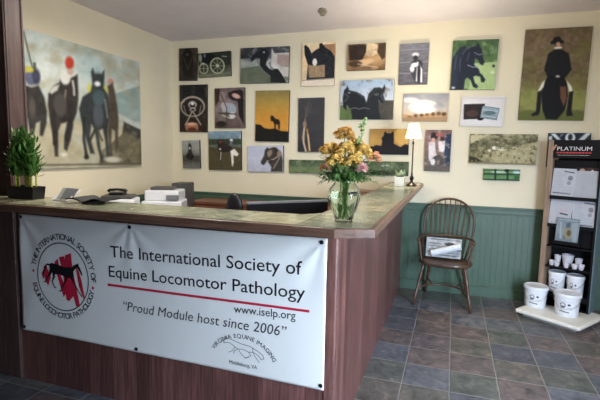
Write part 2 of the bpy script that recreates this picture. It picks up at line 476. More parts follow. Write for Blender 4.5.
m = MB(); m.prism(top, ZC-.042, ZC-.0005)
world_child(m.build('wood_edge', M_edge, bevel=.004), counter)
m = MB(); m.prism(inset(top, .022), ZC-.02, ZC+.0015)
world_child(m.build('tiled_top', M_slab), counter)
world_child(MB().box(-2.634, -.62, YFb+.02, YFb+.04, ZC-.10, ZC-.042).box(-.56, XSb-.02, 2.14, 5.0, ZC-.10, ZC-.042).build('support_rail', M_trimw), counter)

# ------------------------------------------------------------------ banner
def rip(x, z):
    a = math.sin((x*2.1+z*3.0))*.0035+math.sin(x*6.3-z*4.5+1)*.0018
    fl = max(0, 1-(x+2.59)/.35); a += math.sin((x+2.59)*28+(1.11-z)*9)*.003*fl*fl
    fr = max(0, 1-(-.556-x)/.3)*max(0, (z-.75)/.36); a += math.sin((x-z)*30)*.0025*fr
    for cx, cz in ((-.57, 1.10), (-2.575, 1.10), (-1.73, 1.10)):
        dx, dz = x-cx, cz-z; r = math.hypot(dx, dz)
        if r < .45: a += math.sin(math.atan2(dz, abs(dx)+1e-6)*9)*.004*(1-r/.45)*min(1, r/.06)
    return 2.052-a*1.0
BX0, BX1 = -2.592, -.556
def bz(u, v): return (1.108+.006*u-.006*math.sin(PI*u))*v+(.349-.015*u)*(1-v)
banner = thing('banner', 'wide white vinyl banner with black and red lettering hung on the counter front', 'banner', (-1.57, 2.06, .34))
M_ban = mat('white_vinyl', 'e2e4e0', .42, var=.02, scale=3)
m = MB(); NXb, NZb = 150, 60; g = []
for j in range(NZb+1):
    row = []
    for i in range(NXb+1):
        u, v = i/NXb, j/NZb; x = BX0+(BX1-BX0)*u; z = bz(u, v); row.append(m.bm.verts.new((x, rip(x, z), z)))
    g.append(row)
for j in range(NZb):
    for i in range(NXb): m._f([g[j][i], g[j][i+1], g[j+1][i+1], g[j+1][i]])
o = m.build('sheet', M_ban, smooth=True, solid=.0012); world_child(o, banner)
M_ink = mat('black_ink', '16161a', .45); M_red = mat('red_ink', 'b8203c', .45); M_gink = mat('grey_ink', '282b32', .45)
def on_ban(x, z, off=.0016): return (x, rip(x, z)-off, z)
def subdiv(mb, ln=.02):
    for _ in range(4):
        es = [e for e in mb.bm.edges if e.calc_length() > ln]
        if not es: break
        bmesh.ops.subdivide_edges(mb.bm, edges=es, cuts=1); 
    bmesh.ops.triangulate(mb.bm, faces=mb.bm.faces[:])
def ban_text(name, txt, x0, x1, zbase0, zbase1, hcap, mtl, shear=0, bold=0, ref='T', off=.0016):
    vs, fs = text_geo(txt, shear, bold); w0 = min(v[0] for v in vs); w1 = max(v[0] for v in vs)
    rv, _ = text_geo(ref); ch = max(v[1] for v in rv)
    sx, sz = (x1-x0)/(w1-w0), hcap/ch; mb = MB()
    flat = lambda x, y: (x0+(x-w0)*sx, 0, zbase0+(zbase1-zbase0)*((x-w0)/(w1-w0))+y*sz)
    add_flat(mb, vs, fs, flat); subdiv(mb, .03)
    for v in mb.bm.verts: v.co = on_ban(v.co.x, v.co.z, off)
    o = mb.build(name, mtl, solid=.0002); world_child(o, banner); return o
ban_text('lettering', 'The International Society of', -1.874, -.683, .896, .921, .068, M_ink, bold=.004)
ban_text('lettering', 'Equine Locomotor Pathology', -1.890, -.665, .776, .797, .066, M_ink, bold=.004)
ban_text('web_address', 'www.iselp.org', -1.063, -.713, .672, .684, .043, M_ink, bold=.002)
# the quoted line, sheared, with small serifs added to the stems
def serif_text():
    txt = '\u201cProud Module host since 2006\u201d'
    vs, fs = text_geo(txt, 0, .003, 1.02)
    w0 = min(v[0] for v in vs); w1 = max(v[0] for v in vs); rv, _ = text_geo('P'); ch = max(v[1] for v in rv)
    x0, x1 = -1.797, -.768; sx, sz = (x1-x0)/(w1-w0), .054/ch; mb = MB()
    add_flat(mb, vs, fs, lambda x, y: (x, 0, y))
    # feet: where a stem ends on the base line add a short bar
    xs = sorted({round(x, 3) for x, y in vs if abs(y) < .006})
    used = []
    for x in xs:
        if used and x-used[-1][1] < .085 and x-used[-1][0] < .095: used[-1][1] = x
        else: used.append([x, x])
    for q, (a, b) in enumerate(used):
        near = min([abs(a-used[q-1][1]) if q else 9, abs(used[q+1][0]-b) if q+1 < len(used) else 9])
        if .03 < b-a < .085 and near > .16:
            mb.box(a-.035, b+.035, -.0001, .0001, -.004, .03)
    for v in mb.bm.verts: v.co = (x0+(v.co.x-w0)*sx+v.co.z*sz*.16, 0, .585+v.co.z*sz)
    subdiv(mb, .03)
    for v in mb.bm.verts: v.co = on_ban(v.co.x, v.co.z)
    o = mb.build('quotation', M_gink, solid=.0002); world_child(o, banner)
serif_text()
def ban_poly(mb, pts, off=.0016):
    vs = [mb.bm.verts.new((x, 0, z)) for x, z in pts]; mb._f(vs)
def finish_poly(mb, name, mtl, off=.0016):
    bmesh.ops.triangulate(mb.bm, faces=mb.bm.faces[:]); subdiv(mb, .03)
    for v in mb.bm.verts: v.co = on_ban(v.co.x, v.co.z, off)
    o = mb.build(name, mtl, solid=.0002); world_child(o, banner); return o
mb = MB(); ban_poly(mb, [(-1.902, .718), (-.640, .731), (-.640, .744), (-1.902, .733)]); finish_poly(mb, 'red_rule', M_red)
def arc_text(txt, cx, cz, rx, rz, a0, a1, size, mtl, inward=False, bold=0, flip=False, mb=None):
    """letters along an ellipse; angles in degrees measured clockwise from the top"""
    ws = []
    for ch in txt:
        if ch == ' ': ws.append((None, None, .32)); continue
        vs, fs = text_geo(ch, 0, bold if ch not in 'NWV' else 0); lo = min(v[0] for v in vs); hi = max(v[0] for v in vs)
        ws.append(([(x-lo, y) for x, y in vs], fs, hi-lo+.10))
    tot = sum(w for *_, w in ws); pos = 0
    for vs, fs, w in ws:
        t = (pos+w/2)/tot; pos += w
        if vs is None: continue
        a = math.radians(a0+(a1-a0)*t); c, s = math.cos(a), math.sin(a)
        px, pz = cx+rx*s, cz+rz*c
        tx, tz = rx*c, -rz*s; L = math.hypot(tx, tz); tx, tz = tx/L, tz/L
        if a1 < a0: tx, tz = -tx, -tz
        nx_, nz_ = -tz, tx
        hw = (w-.10)/2
        add_flat(mb, vs, fs, lambda x, y: (px+(x-hw)*size*tx+y*size*nx_, 0, pz+(x-hw)*size*tz+y*size*nz_))
scx, scz = -2.245, .735
mb = MB()
arc_text('THE INTERNATIONAL SOCIETY OF', scx, scz, .222, .235, -78, 92, .052, M_ink, bold=.014, mb=mb)
finish_poly(mb, 'upper_seal_lettering', M_gink)
mb = MB(); arc_text('EQUINE LOCOMOTOR PATHOLOGY', scx, scz, .250, .265, 256, 104, .050, M_ink, bold=.014, mb=mb)
finish_poly(mb, 'lower_seal_lettering', M_gink)
mb = MB(); n = 64
for i in range(n):
    a, b = 2*PI*i/n, 2*PI*(i+1)/n
    q = [(scx+r1*math.cos(t), scz+r2*math.sin(t)) for t, r1, r2 in ((a, .196, .210), (b, .196, .210), (b, .203, .217), (a, .203, .217))]
    ban_poly(mb, q)
finish_poly(mb, 'seal_ring', M_gink)
mb = MB()
def crop2ban(px, py):     # drawing units of the seal sketch: centre (145,245), 90 x 112 half-axes
    return (scx+(px-138)/90*.196, scz-(py-240)/118*.208-(px-138)/82*.010)
for st in ([150,160, 172,148, 176,205, 198,334, 184,336, 150,200], [128,170, 146,164, 168,225, 176,300, 160,322, 150,320, 140,220],
           [112,190, 124,176, 134,240, 156,285, 140,312, 128,270, 112,210], [186,190, 198,210, 206,240, 216,300, 212,306, 196,262],
           [70,214, 80,208, 96,250, 84,282, 74,262], [62,240, 70,226, 74,250, 66,262]):
    ban_poly(mb, [crop2ban(st[i], st[i+1]) for i in range(0, len(st), 2)])
finish_poly(mb, 'seal_stripes', M_red)
mb = MB()
def stroke(pts, ws):
    P_ = [crop2ban(pts[i], pts[i+1]) for i in range(0, len(pts), 2)]; L_, R_2 = [], []
    for i, (x, z) in enumerate(P_):
        dx = P_[min(i+1, len(P_)-1)][0]-P_[max(i-1, 0)][0]; dz = P_[min(i+1, len(P_)-1)][1]-P_[max(i-1, 0)][1]; L = math.hypot(dx, dz)+1e-9
        w = ws[i]*.0011; L_.append((x-dz/L*w, z+dx/L*w)); R_2.append((x+dz/L*w, z-dx/L*w))
    for i in range(len(P_)-1): ban_poly(mb, [L_[i], L_[i+1], R_2[i+1], R_2[i]])
ban_poly(mb, [crop2ban(x, y) for x, y in ((92,204), (100,196), (122,198), (148,203), (166,198), (178,208), (180,228), (170,238), (150,238), (128,232), (108,236), (94,226))])
stroke([166,216, 180,200, 192,188, 198,184], [16, 11, 8, 4])          # neck
stroke([190,186, 198,196, 206,212, 208,220], [6, 9, 6, 4])            # head
stroke([194,188, 197,178], [3, 1])                                    # ear
stroke([98,204, 84,204, 76,216, 70,236, 66,248], [5, 5, 6, 5, 2])     # tail
stroke([98,222, 92,240, 82,252, 76,268, 70,272], [11, 7, 4, 3.5, 4])  # hind leg
stroke([106,226, 108,246, 100,262, 108,282, 114,284], [11, 7, 4, 3.5, 4])
stroke([168,228, 178,248, 186,266, 200,288, 206,296], [10, 6, 4, 3.5, 4])  # fore leg, reaching
stroke([154,230, 150,250, 144,262, 132,290, 126,294], [10, 6, 4, 3.5, 4])
finish_poly(mb, 'seal_horse', M_ink, .0024)
for a in (-86, 100):
    mb = MB(); mb.box(scx+.236*math.sin(math.radians(a))-.008, scx+.236*math.sin(math.radians(a))+.008, -.0001, .0001, scz+.25*math.cos(math.radians(a))-.008, scz+.25*math.cos(math.radians(a))+.008)
    finish_poly(mb, 'seal_dot', M_red)
# lower emblem: arc lettering over a galloping horse in outline
mb = MB(); arc_text('VIRGINIA EQUINE IMAGING', -1.012, .363, .195, .172, -62, 66, .034, M_gink, bold=.002, mb=mb)
finish_poly(mb, 'emblem_lettering', M_gink)
ban_text('emblem_lettering', 'Middleburg, VA', -1.091, -.926, .380, .378, .020, M_gink)
mb = MB()
def ez(px, py): return (-1.130+(px-135)/250*.245, .509-(py-100)/115*.100-(px-135)/250*.006+.012)
for st in ([140,135, 142,112, 158,98, 200,104, 250,118, 300,122, 340,140, 375,160, 384,182, 368,192, 350,170, 322,156],
           [158,98, 150,90, 146,104], [142,134, 150,128, 175,124, 196,136, 210,146, 190,176, 168,188], [210,146, 228,154, 206,172, 200,190],
           [228,154, 262,150, 290,160, 318,156, 330,180, 356,212], [318,156, 316,130], [232,158, 246,180, 268,200, 292,196], [290,160, 306,180, 270,206]):
    pts = [ez(st[i], st[i+1]) for i in range(0, len(st), 2)]
    for (x0, z0), (x1, z1) in zip(pts, pts[1:]):
        L = math.hypot(x1-x0, z1-z0)+1e-9; nx_, nz_ = -(z1-z0)/L*.0013, (x1-x0)/L*.0013
        ban_poly(mb, [(x0-nx_, z0-nz_), (x1-nx_, z1-nz_), (x1+nx_, z1+nz_), (x0+nx_, z0+nz_)])
finish_poly(mb, 'emblem_horse', M_gink)
for gx, gz in ((-.585, 1.094), (-1.73, 1.085), (-2.572, .372), (-1.70, .362), (-.572, .358), (-2.57, 1.09)):
    mm = MB().lathe([(.006, 0), (.011, .0015), (.011, .003), (.004, .004)], 12, M=Matrix.Translation((gx, rip(gx, gz)-.001, gz)) @ Matrix.Rotation(PI/2, 4, 'X'))
    world_child(mm.build('grommet', M_black), banner)

# ------------------------------------------------------------------ pictures on the walls
YP = 5.1025
def picture(name, label, X, Z, w, h, ang, Q, ops, depth=.032, nx=None, ny=None, edge=None, group='horse canvases on the back wall', soft=5.0):
    nx = nx or max(24, int(w/.0062)); ny = ny or max(24, int(h/.0062))
    C = paint(nx, ny, Q, ops, soft)
    me = picture_mesh(name, w, h, depth, nx, ny, C, [PRINT, edge or M_canvas_edge])
    o = bpy.data.objects.new(name, me); COL.objects.link(o); o.location = (X, YP, Z); o.rotation_euler = (0, -math.radians(ang), 0)
    return tag(o, label, 'picture', group)
K, B2 = '17161a', '2a2a2c'
picture('canvas_picture', 'narrow dark brown canvas at the top left corner of the back wall', -3.300, 2.630, .260, .409, -1, [(38,115),(108,112),(106,243),(38,243)],
 [('g','3a322a','2c2822','26221e'), ('n',.10,22), ('c','5a4a3c',20,.5,.2), ('e','1c1814',72,170,22,60), ('e','5c5046',70,140,5,4), ('l','4a4038',3,[55,150,72,200,90,150])])
picture('canvas_picture', 'dark canvas of a spoked carriage wheel, second in the top row', -2.912, 2.611, .458, .303, 1.3, [(165,140),(347,118),(347,262),(165,273)],
 [('g','1c2420','30362c','6c7058'), ('n',.08,20), ('p','2a3026',[165,135,350,115,350,200,165,210]), ('e','14181a',220,165,45,30), ('e','b9bca0',270,205,42,46), ('e','363c2c',270,205,35,39),
  ('l','a8aa90',3,[270,160,270,250]), ('l','a8aa90',3,[230,205,312,205]), ('l','a8aa90',3,[242,175,298,236]), ('l','a8aa90',3,[242,236,298,175]), ('e','c0c0a8',270,205,9,9),
  ('e','b0b294',193,222,26,30), ('e','353a2c',193,222,20,24), ('l','a0a288',3,[193,195,193,250]), ('l','a0a288',3,[170,222,216,222]), ('l','c8c8b8',4,[300,150,325,152]), ('e','8f9078',175,165,10,22), ('e','6a7088',200,150,6,12), ('e','b8b498',188,195,10,6), ('l','80846a',4,[165,262,347,245])])
picture('canvas_picture', 'wide canvas of black foal with arched neck beside pink and white', -2.227, 2.572, .640, .426, -1, [(5,103),(282,95),(278,300),(3,308)],
 [('g','3a3c3e','8a9090','788070'), ('p','34363a',[0,95,120,95,180,100,180,155,90,160,0,165]), ('p','c8c4be',[185,100,285,95,285,270,235,260,180,200]), ('p','4a4e50',[180,95,285,95,285,130,200,135]), ('n',.08,30),
  ('p','9a9e98',[0,165,60,180,100,170,110,215,0,215]), ('c','c8ccc4',14,.55,.15), ('p','626a58',[5,220,110,205,180,270,190,305,3,308]), ('p','a89590',[215,140,282,145,282,215,240,210,215,190]), ('n',.05,18),
  ('p','202226',[62,165,85,135,115,120,140,104,165,120,170,150,158,170,150,200,175,225,215,240,245,262,262,300,180,300,178,262,140,232,118,205,118,165,95,160,70,185]),
  ('p','1c1e22',[180,235,215,215,240,250,268,300,225,300]), ('e','d8d8d4',205,212,20,8,20), ('l','d4d0cc',7,[175,170,160,190,172,215]), ('e','b8bcc0',140,128,6,5)])
picture('canvas_picture', 'canvas of black donkey ears over a tan muzzle against peach sky', -1.542, 2.552, .399, .492, -.4, [(358,75),(545,68),(542,318),(357,325)],
 [('g','ecd9b0','e6c79c','c8b8a0'), ('c','e8b890',60,.5,.2), ('p','a5805c',[470,85,545,80,545,180,505,150]), ('p','24262c',[440,110,480,95,520,120,545,160,545,290,385,290,392,190,415,130]),
  ('p','1e2026',[368,90,376,84,395,100,415,140,412,200,390,195,372,140]), ('p','1e2026',[455,80,468,74,488,100,490,130,455,125]), ('p','9c8466',[392,200,430,206,488,200,490,270,400,275]), ('e','e8e4dc',431,185,13,22),
  ('l','84704e',3,[400,215,400,262]), ('l','b8a07a',3,[440,212,442,264]), ('l','84704e',3,[470,212,468,264]), ('p','ded2be',[355,290,545,275,545,320,355,326]), ('n',.07,9), ('l','8a7c68',4,[357,292,545,278])], edge=M_canvas_light)
picture('canvas_picture', 'small golden brown blurred canvas above the two black horses', -.983, 2.608, .429, .291, -.3, [(215,93),(357,84),(356,186),(215,190)],
 [('g','6a5236','a8835a','7a5c3e'), ('c','d0a878',45,.45,.2), ('e','e0c8a0',300,110,35,25), ('n',.12,26), ('p','2e2420',[219,96,284,92,284,120,270,150,222,152]), ('c','5a4434',20,.55,.2), ('p','4a3828',[330,88,357,86,356,140,345,150,325,120]), ('e','d8b488',275,160,40,12,-15), ('e','4a3826',245,165,25,12), ('l','c8b898',3,[255,165,330,178])])
picture('canvas_picture', 'grey canvas of a small rider on a white faced horse', -.459, 2.507, .306, .438, -.4, [(410,90),(518,85),(516,240),(408,243)],
 [('g','7c7c84','66666e','585860'), ('n',.08,16,3), ('l','8f8f96',3,[410,115,518,108]), ('l','8f8f96',3,[410,160,518,156]), ('l','8f8f96',3,[410,200,518,198]), ('p','3c3c44',[452,160,470,145,495,155,500,235,470,235,450,190]),
  ('e','d8d8dc',469,130,13,8), ('e','2c2c34',469,142,9,9), ('e','e8e8ec',468,168,14,8), ('e','e8e8ec',458,182,8,13), ('l','f0f0f4',7,[478,160,492,185,494,230]), ('l','e8e8ec',5,[478,180,476,228]), ('e','26262c',484,195,6,34)], edge=M_grey)
picture('canvas_picture', 'wide canvas of two black horses face to face under blue sky', -.962, 2.135, .606, .441, -.1, [(190,226),(388,222),(387,370),(188,374)],
 [('g','9fb6cc','c4ccd4','3c4438'), ('p','58703c',[188,318,235,330,250,374,188,374]), ('p','4c4a44',[340,300,388,300,388,372,250,372,250,350]), ('n',.05,18), ('c','6a5a50',20,.6,.1),
  ('p','1d2124',[203,262,212,254,222,262,250,268,280,285,292,320,292,372,236,372,230,335,214,318,212,340,200,325,198,290]),
  ('p','22262a',[352,252,356,262,350,280,356,298,348,312,334,300,334,330,345,372,292,372,288,310,296,275,315,254,335,252,345,258]), ('e','888c90',222,272,5,3), ('e','50555a',325,278,9,5), ('l','4a4e52',3,[226,266,252,272,276,290]), ('l','3c4044',3,[300,290,312,266,334,256]), ('l','6a6e72',2,[206,276,220,286,206,304]), ('l','6a6e72',2,[354,268,342,284,352,300]), ('p','1d2124',[212,258,214,244,222,258]), ('p','22262a',[346,256,354,242,358,258]), ('l','8c9094',1.5,[230,332,245,328,262,333,280,328,300,332])])
picture('canvas_picture', 'pale canvas of sunlit clouds over a herd above the lamp', -.315, 2.037, .469, .294, -.7, [(425,278),(592,275),(588,380),(422,378)],
 [('g','8c8f96','c8c0b4','d8b890'), ('n',.08,30), ('e','fff6e4',500,325,55,26), ('e','e0dcd4',450,300,30,10), ('c','8a8c94',40,.58,.15), ('p','c8a070',[422,352,470,358,520,350,590,345,590,380,422,380]),
  ('e','6c5038',470,358,7,6), ('e','6c5038',492,356,7,6), ('e','8a6a4a',512,354,7,6), ('e','6c5038',535,352,7,7), ('e','6c5038',556,350,8,7), ('e','5c4430',576,352,9,7), ('e','8a6a4a',448,362,8,4), ('p','a88a68',[422,366,590,362,590,380,422,380])], edge=M_canvas_light)
picture('canvas_picture', 'canvas of black horses prancing on green grass, top row', .153, 2.470, .445, .508, -1.5, [(47,113),(217,111),(207,300),(37,297)],
 [('g','3f5a3a','5c7a4c','90a870'), ('c','86a070',16,.52,.1), ('c','2c4030',20,.6,.1), ('p','a4bc84',[120,200,215,195,210,300,110,300]), ('n',.05,12), ('p','262d3c',[40,300,45,180,58,160,72,138,92,134,104,146,104,200,96,250,92,298]),
  ('p','1f2533',[78,190,92,158,112,140,134,134,140,124,146,136,154,148,160,178,166,196,160,208,150,204,140,186,130,180,128,205,146,222,150,236,160,244,172,262,166,272,156,270,152,250,134,246,126,250,132,272,146,286,140,294,126,288,116,262,104,252,92,262,86,298,70,298,72,240]),
  ('l','4a5468',3,[84,164,96,146,116,136]), ('l','4a5468',2.5,[76,180,74,230]), ('l','566074',2,[108,160,100,190]), ('l','566074',2,[60,170,56,220]), ('l','8a90a0',2.5,[128,160,142,168,156,166]), ('l','a8acb8',2.5,[104,206,124,214,146,212]),
  ('e','1e2230',200,211,5,5), ('e','d8dcc8',198,235,7,4), ('e','c8ccd0',52,290,6,4), ('l','202634',5,[70,220,68,296])])
picture('canvas_picture', 'largest canvas, rider in black hat and coat seen from behind', .909, 2.342, .581, .893, -.9, [(33,52),(266,40),(243,367),(16,365)],
 [('g','6c5a44','74634c','6a5c40','8a8a4c','5c6430'), ('n',.07,10), ('c','88765c',14,.55,.12), ('c','54442f',40,.55,.2), ('p','8a8c50',[20,262,250,262,246,330,18,330]), ('c','6a7038',25,.5,.2), ('p','5e6432',[16,335,245,335,243,368,16,366]),
  ('p','17181c',[113,135,135,120,158,120,184,135,196,190,178,215,158,235,120,235,100,190]), ('e','17181c',143,92,14,16), ('p','141418',[122,104,118,96,127,88,131,80,150,76,156,86,165,92,166,100,150,98,132,100]),
  ('e','b89078',146,104,8,9), ('l','e8e8e0',6,[136,116,156,114]), ('p','0f1014',[113,215,140,205,165,210,180,235,186,280,178,330,150,364,112,362,98,330,92,275,100,240]), ('p','6a4632',[157,248,178,250,182,290,172,318,160,290]),
  ('p','e0dcd0',[95,235,104,228,100,250,84,270,82,262]), ('p','e0dcd0',[180,228,198,250,202,268,190,268]), ('p','141418',[80,268,94,262,92,330,86,348,64,352,60,346,76,336]), ('p','141418',[190,268,204,264,200,335,206,350,184,352,182,338]), ('e','c8c4bc',148,214,7,4)])
picture('canvas_picture', 'long sepia canvas of a galloping herd, left of the display stand', .483, 1.600, .642, .312, -.2, [(37,187),(295,187),(291,306),(36,298)],
 [('g','b0aa88','6c6a4c','a09870','8a8260'), ('c','3c3c28',26,.45,.2), ('n',.10,14), ('p','a8a07a',[120,255,293,215,292,300,110,295]), ('n',.08,10), ('p','c0b890',[37,187,110,187,60,215,37,225]), ('p','2c2c1e',[36,270,60,276,90,292,36,298]),
  ('e','e4e0cc',130,240,10,7), ('e','e8e4d4',155,244,12,6), ('e','d8d4bc',112,250,7,5), ('c','3c3a26',9,.55,.1), ('c','c8c0a0',7,.66,.08), ('l','8a8060',6,[37,296,290,303])])
picture('canvas_picture', 'smallest canvas, green field behind dark fence rails, below the sepia herd', .489, 1.334, .349, .119, .2, [(90,319),(228,322),(227,366),(88,361)],
 [('g','84a874','5a8450','6e9264'), ('e','b4ccaa',150,330,30,8), ('e','b8d8d8',215,332,14,9), ('n',.05,10), ('l','16301e',5,[88,338,228,341]), ('l','16301e',6,[88,360,228,363]), ('l','122418',6,[133,322,133,362]), ('l','122418',6,[180,322,180,364]), ('e','14241a',176,326,8,6), ('e','2c5a34',215,352,10,6), ('l','122418',3,[88,324,228,327])])
picture('canvas_picture', 'navy and white patterned canvas showing just above the display stand', 1.085, 1.60, .372, .34, .3, [(337,184),(500,184),(498,330),(337,330)],
 [('g','2a3442','222c3a','1e2834'), ('n',.04,10), ('p','d8e0e0',[345,188,362,186,385,212,372,214]), ('p','d0d8d8',[338,200,350,196,352,214,338,214]), ('e','dce4e4',421,205,19,22), ('e','26303e',421,202,9,14), ('p','d8e0e0',[480,184,500,184,474,214,452,214]), ('p','8fa0a8',[386,190,396,188,380,204])])
picture('canvas_picture', 'dark canvas of a horse in full harness, under the narrow brown one', -3.226, 2.069, .407, .605, -.4, [(42,22),(158,18),(155,220),(42,218)],
 [('g','2c2c26','24221e','2c1e18'), ('c','5c5a40',18,.6,.1), ('p','1a1a1c',[55,25,92,22,90,80,55,85]), ('p','1a1a1c',[108,20,148,22,150,80,108,80]), ('e','a89c8c',97,112,52,44), ('e','201c1c',97,114,45,37), ('e','b8b0a0',96,105,18,16), ('e','28221e',96,108,12,11),
  ('e','e8e8e0',96,101,7,6), ('e','c8c0b0',97,125,13,9), ('e','2a241e',97,126,8,5), ('l','b0a490',5,[94,135,66,190]), ('l','b0a490',5,[98,135,130,188]), ('l','8c7c68',4,[60,110,70,150]), ('l','8c7c68',4,[132,108,124,150]), ('e','a06a50',93,200,28,22), ('e','d0a890',92,186,22,6), ('e','5a3428',93,212,20,12), ('l','c8b8a0',3,[45,98,60,92]), ('n',.04,8)])
picture('canvas_picture', 'mauve grey canvas of a carriage driver with metalwork, right of the harness picture', -2.697, 2.067, .420, .499, .4, [(190,37),(317,30),(313,203),(190,202)],
 [('g','6a5a58','807270','5a4a44'), ('n',.10,18), ('p','241c1c',[245,55,270,45,300,40,312,50,310,90,285,90,262,85,250,75]), ('e','d0a898',280,68,18,10,20), ('p','1e1a1a',[286,85,312,80,310,190,290,150]),
  ('e','9aa4ac',250,125,30,28), ('e','70685c',235,150,30,14), ('e','c8ccc8',262,150,12,14), ('l','3a2c26',4,[205,140,280,145]), ('e','8c7c78',222,70,14,20), ('e','b4a8a8',228,110,12,16), ('l','d0d0cc',3,[222,150,255,162,275,156]), ('l','3a2c26',3,[215,60,240,120,238,190]), ('p','3a2824',[190,37,212,36,208,90,192,110]), ('e','241e1c',215,185,22,12)])
picture('canvas_picture', 'golden sunset canvas with a lone dark horse on the horizon', -2.118, 1.961, .439, .616, -.7, [(60,22),(188,20),(185,217),(60,214)],
 [('g','857848','a88a40','c08834','c98c38','5a4420'), ('n',.03,30), ('p','16140f',[60,150,80,152,95,165,115,168,135,166,160,176,187,178,187,218,60,215]), ('n',.03,8),
  ('p','1a140c',[117,122,122,116,130,120,134,128,148,132,154,140,153,168,148,168,146,152,138,150,138,168,133,168,132,148,126,138,119,138])])
picture('canvas_picture', 'tall charcoal canvas of a thin pale drooping form behind the flowers', -1.618, 1.853, .318, .636, .4, [(222,50),(320,48),(318,255),(222,255)],
 [('g','3e3e40','38393a','303032'), ('n',.03,20), ('l','6c5c50',3,[262,70,252,110,246,140]), ('l','5c5048',2,[248,80,254,120]), ('l','5c5048',2,[272,75,256,120]), ('e','8a7464',247,150,7,12), ('l','a48a70',6,[247,160,240,200,252,252]), ('l','c8b8a0',4,[246,165,244,220,254,252]), ('l','a87840',7,[256,170,262,200,266,250]), ('l','dcc8a8',3,[260,190,268,248]), ('l','80604c',4,[250,130,254,160])])
picture('canvas_picture', 'small grey canvas of a distant rider, lowest on the left', -3.262, 1.476, .260, .365, 2, [(54,258),(127,250),(125,370),(55,372)],
 [('g','9a9c96','8a8c86','55564e','6a6860'), ('n',.06,14), ('p','44443c',[55,320,127,318,126,345,55,345]), ('p','2c2826',[80,270,86,265,92,275,93,300,100,330,70,332,78,300]), ('e','1e1a1a',85,322,16,14), ('e','c8c4bc',85,288,4,5), ('n',.05,6)])
picture('canvas_picture', 'canvas of polo players on brown turf under blue sky', -2.765, 1.532, .466, .494, .9, [(163,217),(302,214),(299,380),(165,377)],
 [('g','7a94a4','6c8088','4a4a34','4e462e','44402c'), ('c','a8b4b8',30,.55,.15), ('p','36402e',[163,250,302,248,302,272,163,274]), ('n',.05,14), ('p','4c442e',[164,285,302,285,300,380,165,380]), ('p','241e1c',[200,262,212,252,224,262,240,280,250,300,225,306,205,300]),
  ('e','c8c4bc',212,292,4,4), ('l','241e1c',5,[210,300,208,330]), ('l','d0ccc4',3,[215,305,213,335]), ('e','2a2220',245,290,18,14), ('e','dcdcd8',260,254,7,6), ('e','6c7078',258,266,6,8), ('e','a83c34',214,262,5,4), ('e','2a2220',228,276,20,10), ('p','e4e0d8',[255,300,272,290,290,312,284,322,268,318,268,350,260,362,258,330]), ('l','e0dcd0',3,[262,320,264,362]), ('n',.04,8), ('e','3a3028',248,262,6,8)])
picture('canvas_picture', 'canvas of a brown bridled horse head against pale lilac sky', -2.200, 1.441, .478, .321, 1.2, [(28,233),(166,230),(165,331),(33,330)],
 [('g','b4b8c8','bcc0d0','b0b2c0'), ('p','3c3632',[95,248,103,238,112,242,128,236,140,238,160,262,164,290,162,330,118,330,120,312,104,290,92,306,82,302,80,292,92,270]), ('n',.05,10), ('e','8a7a6c',112,262,9,16,30), ('l','c0b4a0',3,[162,262,128,284,104,290]),
  ('l','241c18',4,[100,260,108,285,124,290]), ('p','2c2622',[128,238,158,256,150,272,134,256]), ('e','8a7868',150,262,8,14), ('l','a89c8c',3,[128,318,150,280])])
picture('canvas_picture', 'long narrow green landscape canvas running behind the flowers', -1.174, 1.362, 1.420, .160, .3, [(0,193),(443,190),(443,240),(0,240)],
 [('g','424e38','56624a','384430'), ('c','7e8a6c',22,.5,.12), ('n',.09,10), ('c','2c3826',16,.58,.1), ('e','c4ccbc',350,206,5,2.5), ('e','c4ccbc',366,204,5,2.5), ('e','b8c0b0',382,208,6,2.5), ('n',.06,5), ('p','6c7c58',[0,220,120,214,240,222,240,240,0,240]), ('c','4c6438',9,.55,.1), ('e','26301e',335,232,50,8)])
picture('canvas_picture', 'canvas of a black horse head silhouette with tan patches, behind the lamp', -.691, 1.665, .435, .287, .2, [(42,85),(218,83),(215,200),(45,196)],
 [('g','9a7a44','b8904c','a07c44'), ('e','c8a058',190,115,40,40), ('n',.03,30), ('p','17151a',[42,160,60,163,72,156,95,160,98,140,94,125,104,115,106,98,112,96,116,104,136,104,142,96,148,100,150,150,180,165,200,152,220,158,220,202,42,200])])
picture('canvas_picture', 'portrait canvas of children in white and red, right of the lamp', -.162, 1.573, .269, .448, 0, [(288,90),(405,88),(400,275),(288,270)],
 [('g','7c6058','90706a','6c6058','746c64'), ('n',.08,16), ('p','e4dcdc',[303,145,330,140,335,185,345,215,320,240,305,215]), ('e','2c2224',325,118,16,18), ('e','c8a094',323,135,9,10), ('p','e8e0de',[345,140,375,138,382,165,370,190,350,185]), ('e','3a2a28',362,130,12,10), ('e','b85850',348,110,14,8),
  ('p','28364c',[378,110,404,105,402,250,380,248,374,190]), ('e','504a48',350,225,30,24), ('c','b8aca4',14,.58,.1), ('e','e4e0dc',325,232,10,14), ('p','5c5650',[288,245,402,250,400,275,288,270]), ('n',.05,8)], edge=M_grey)

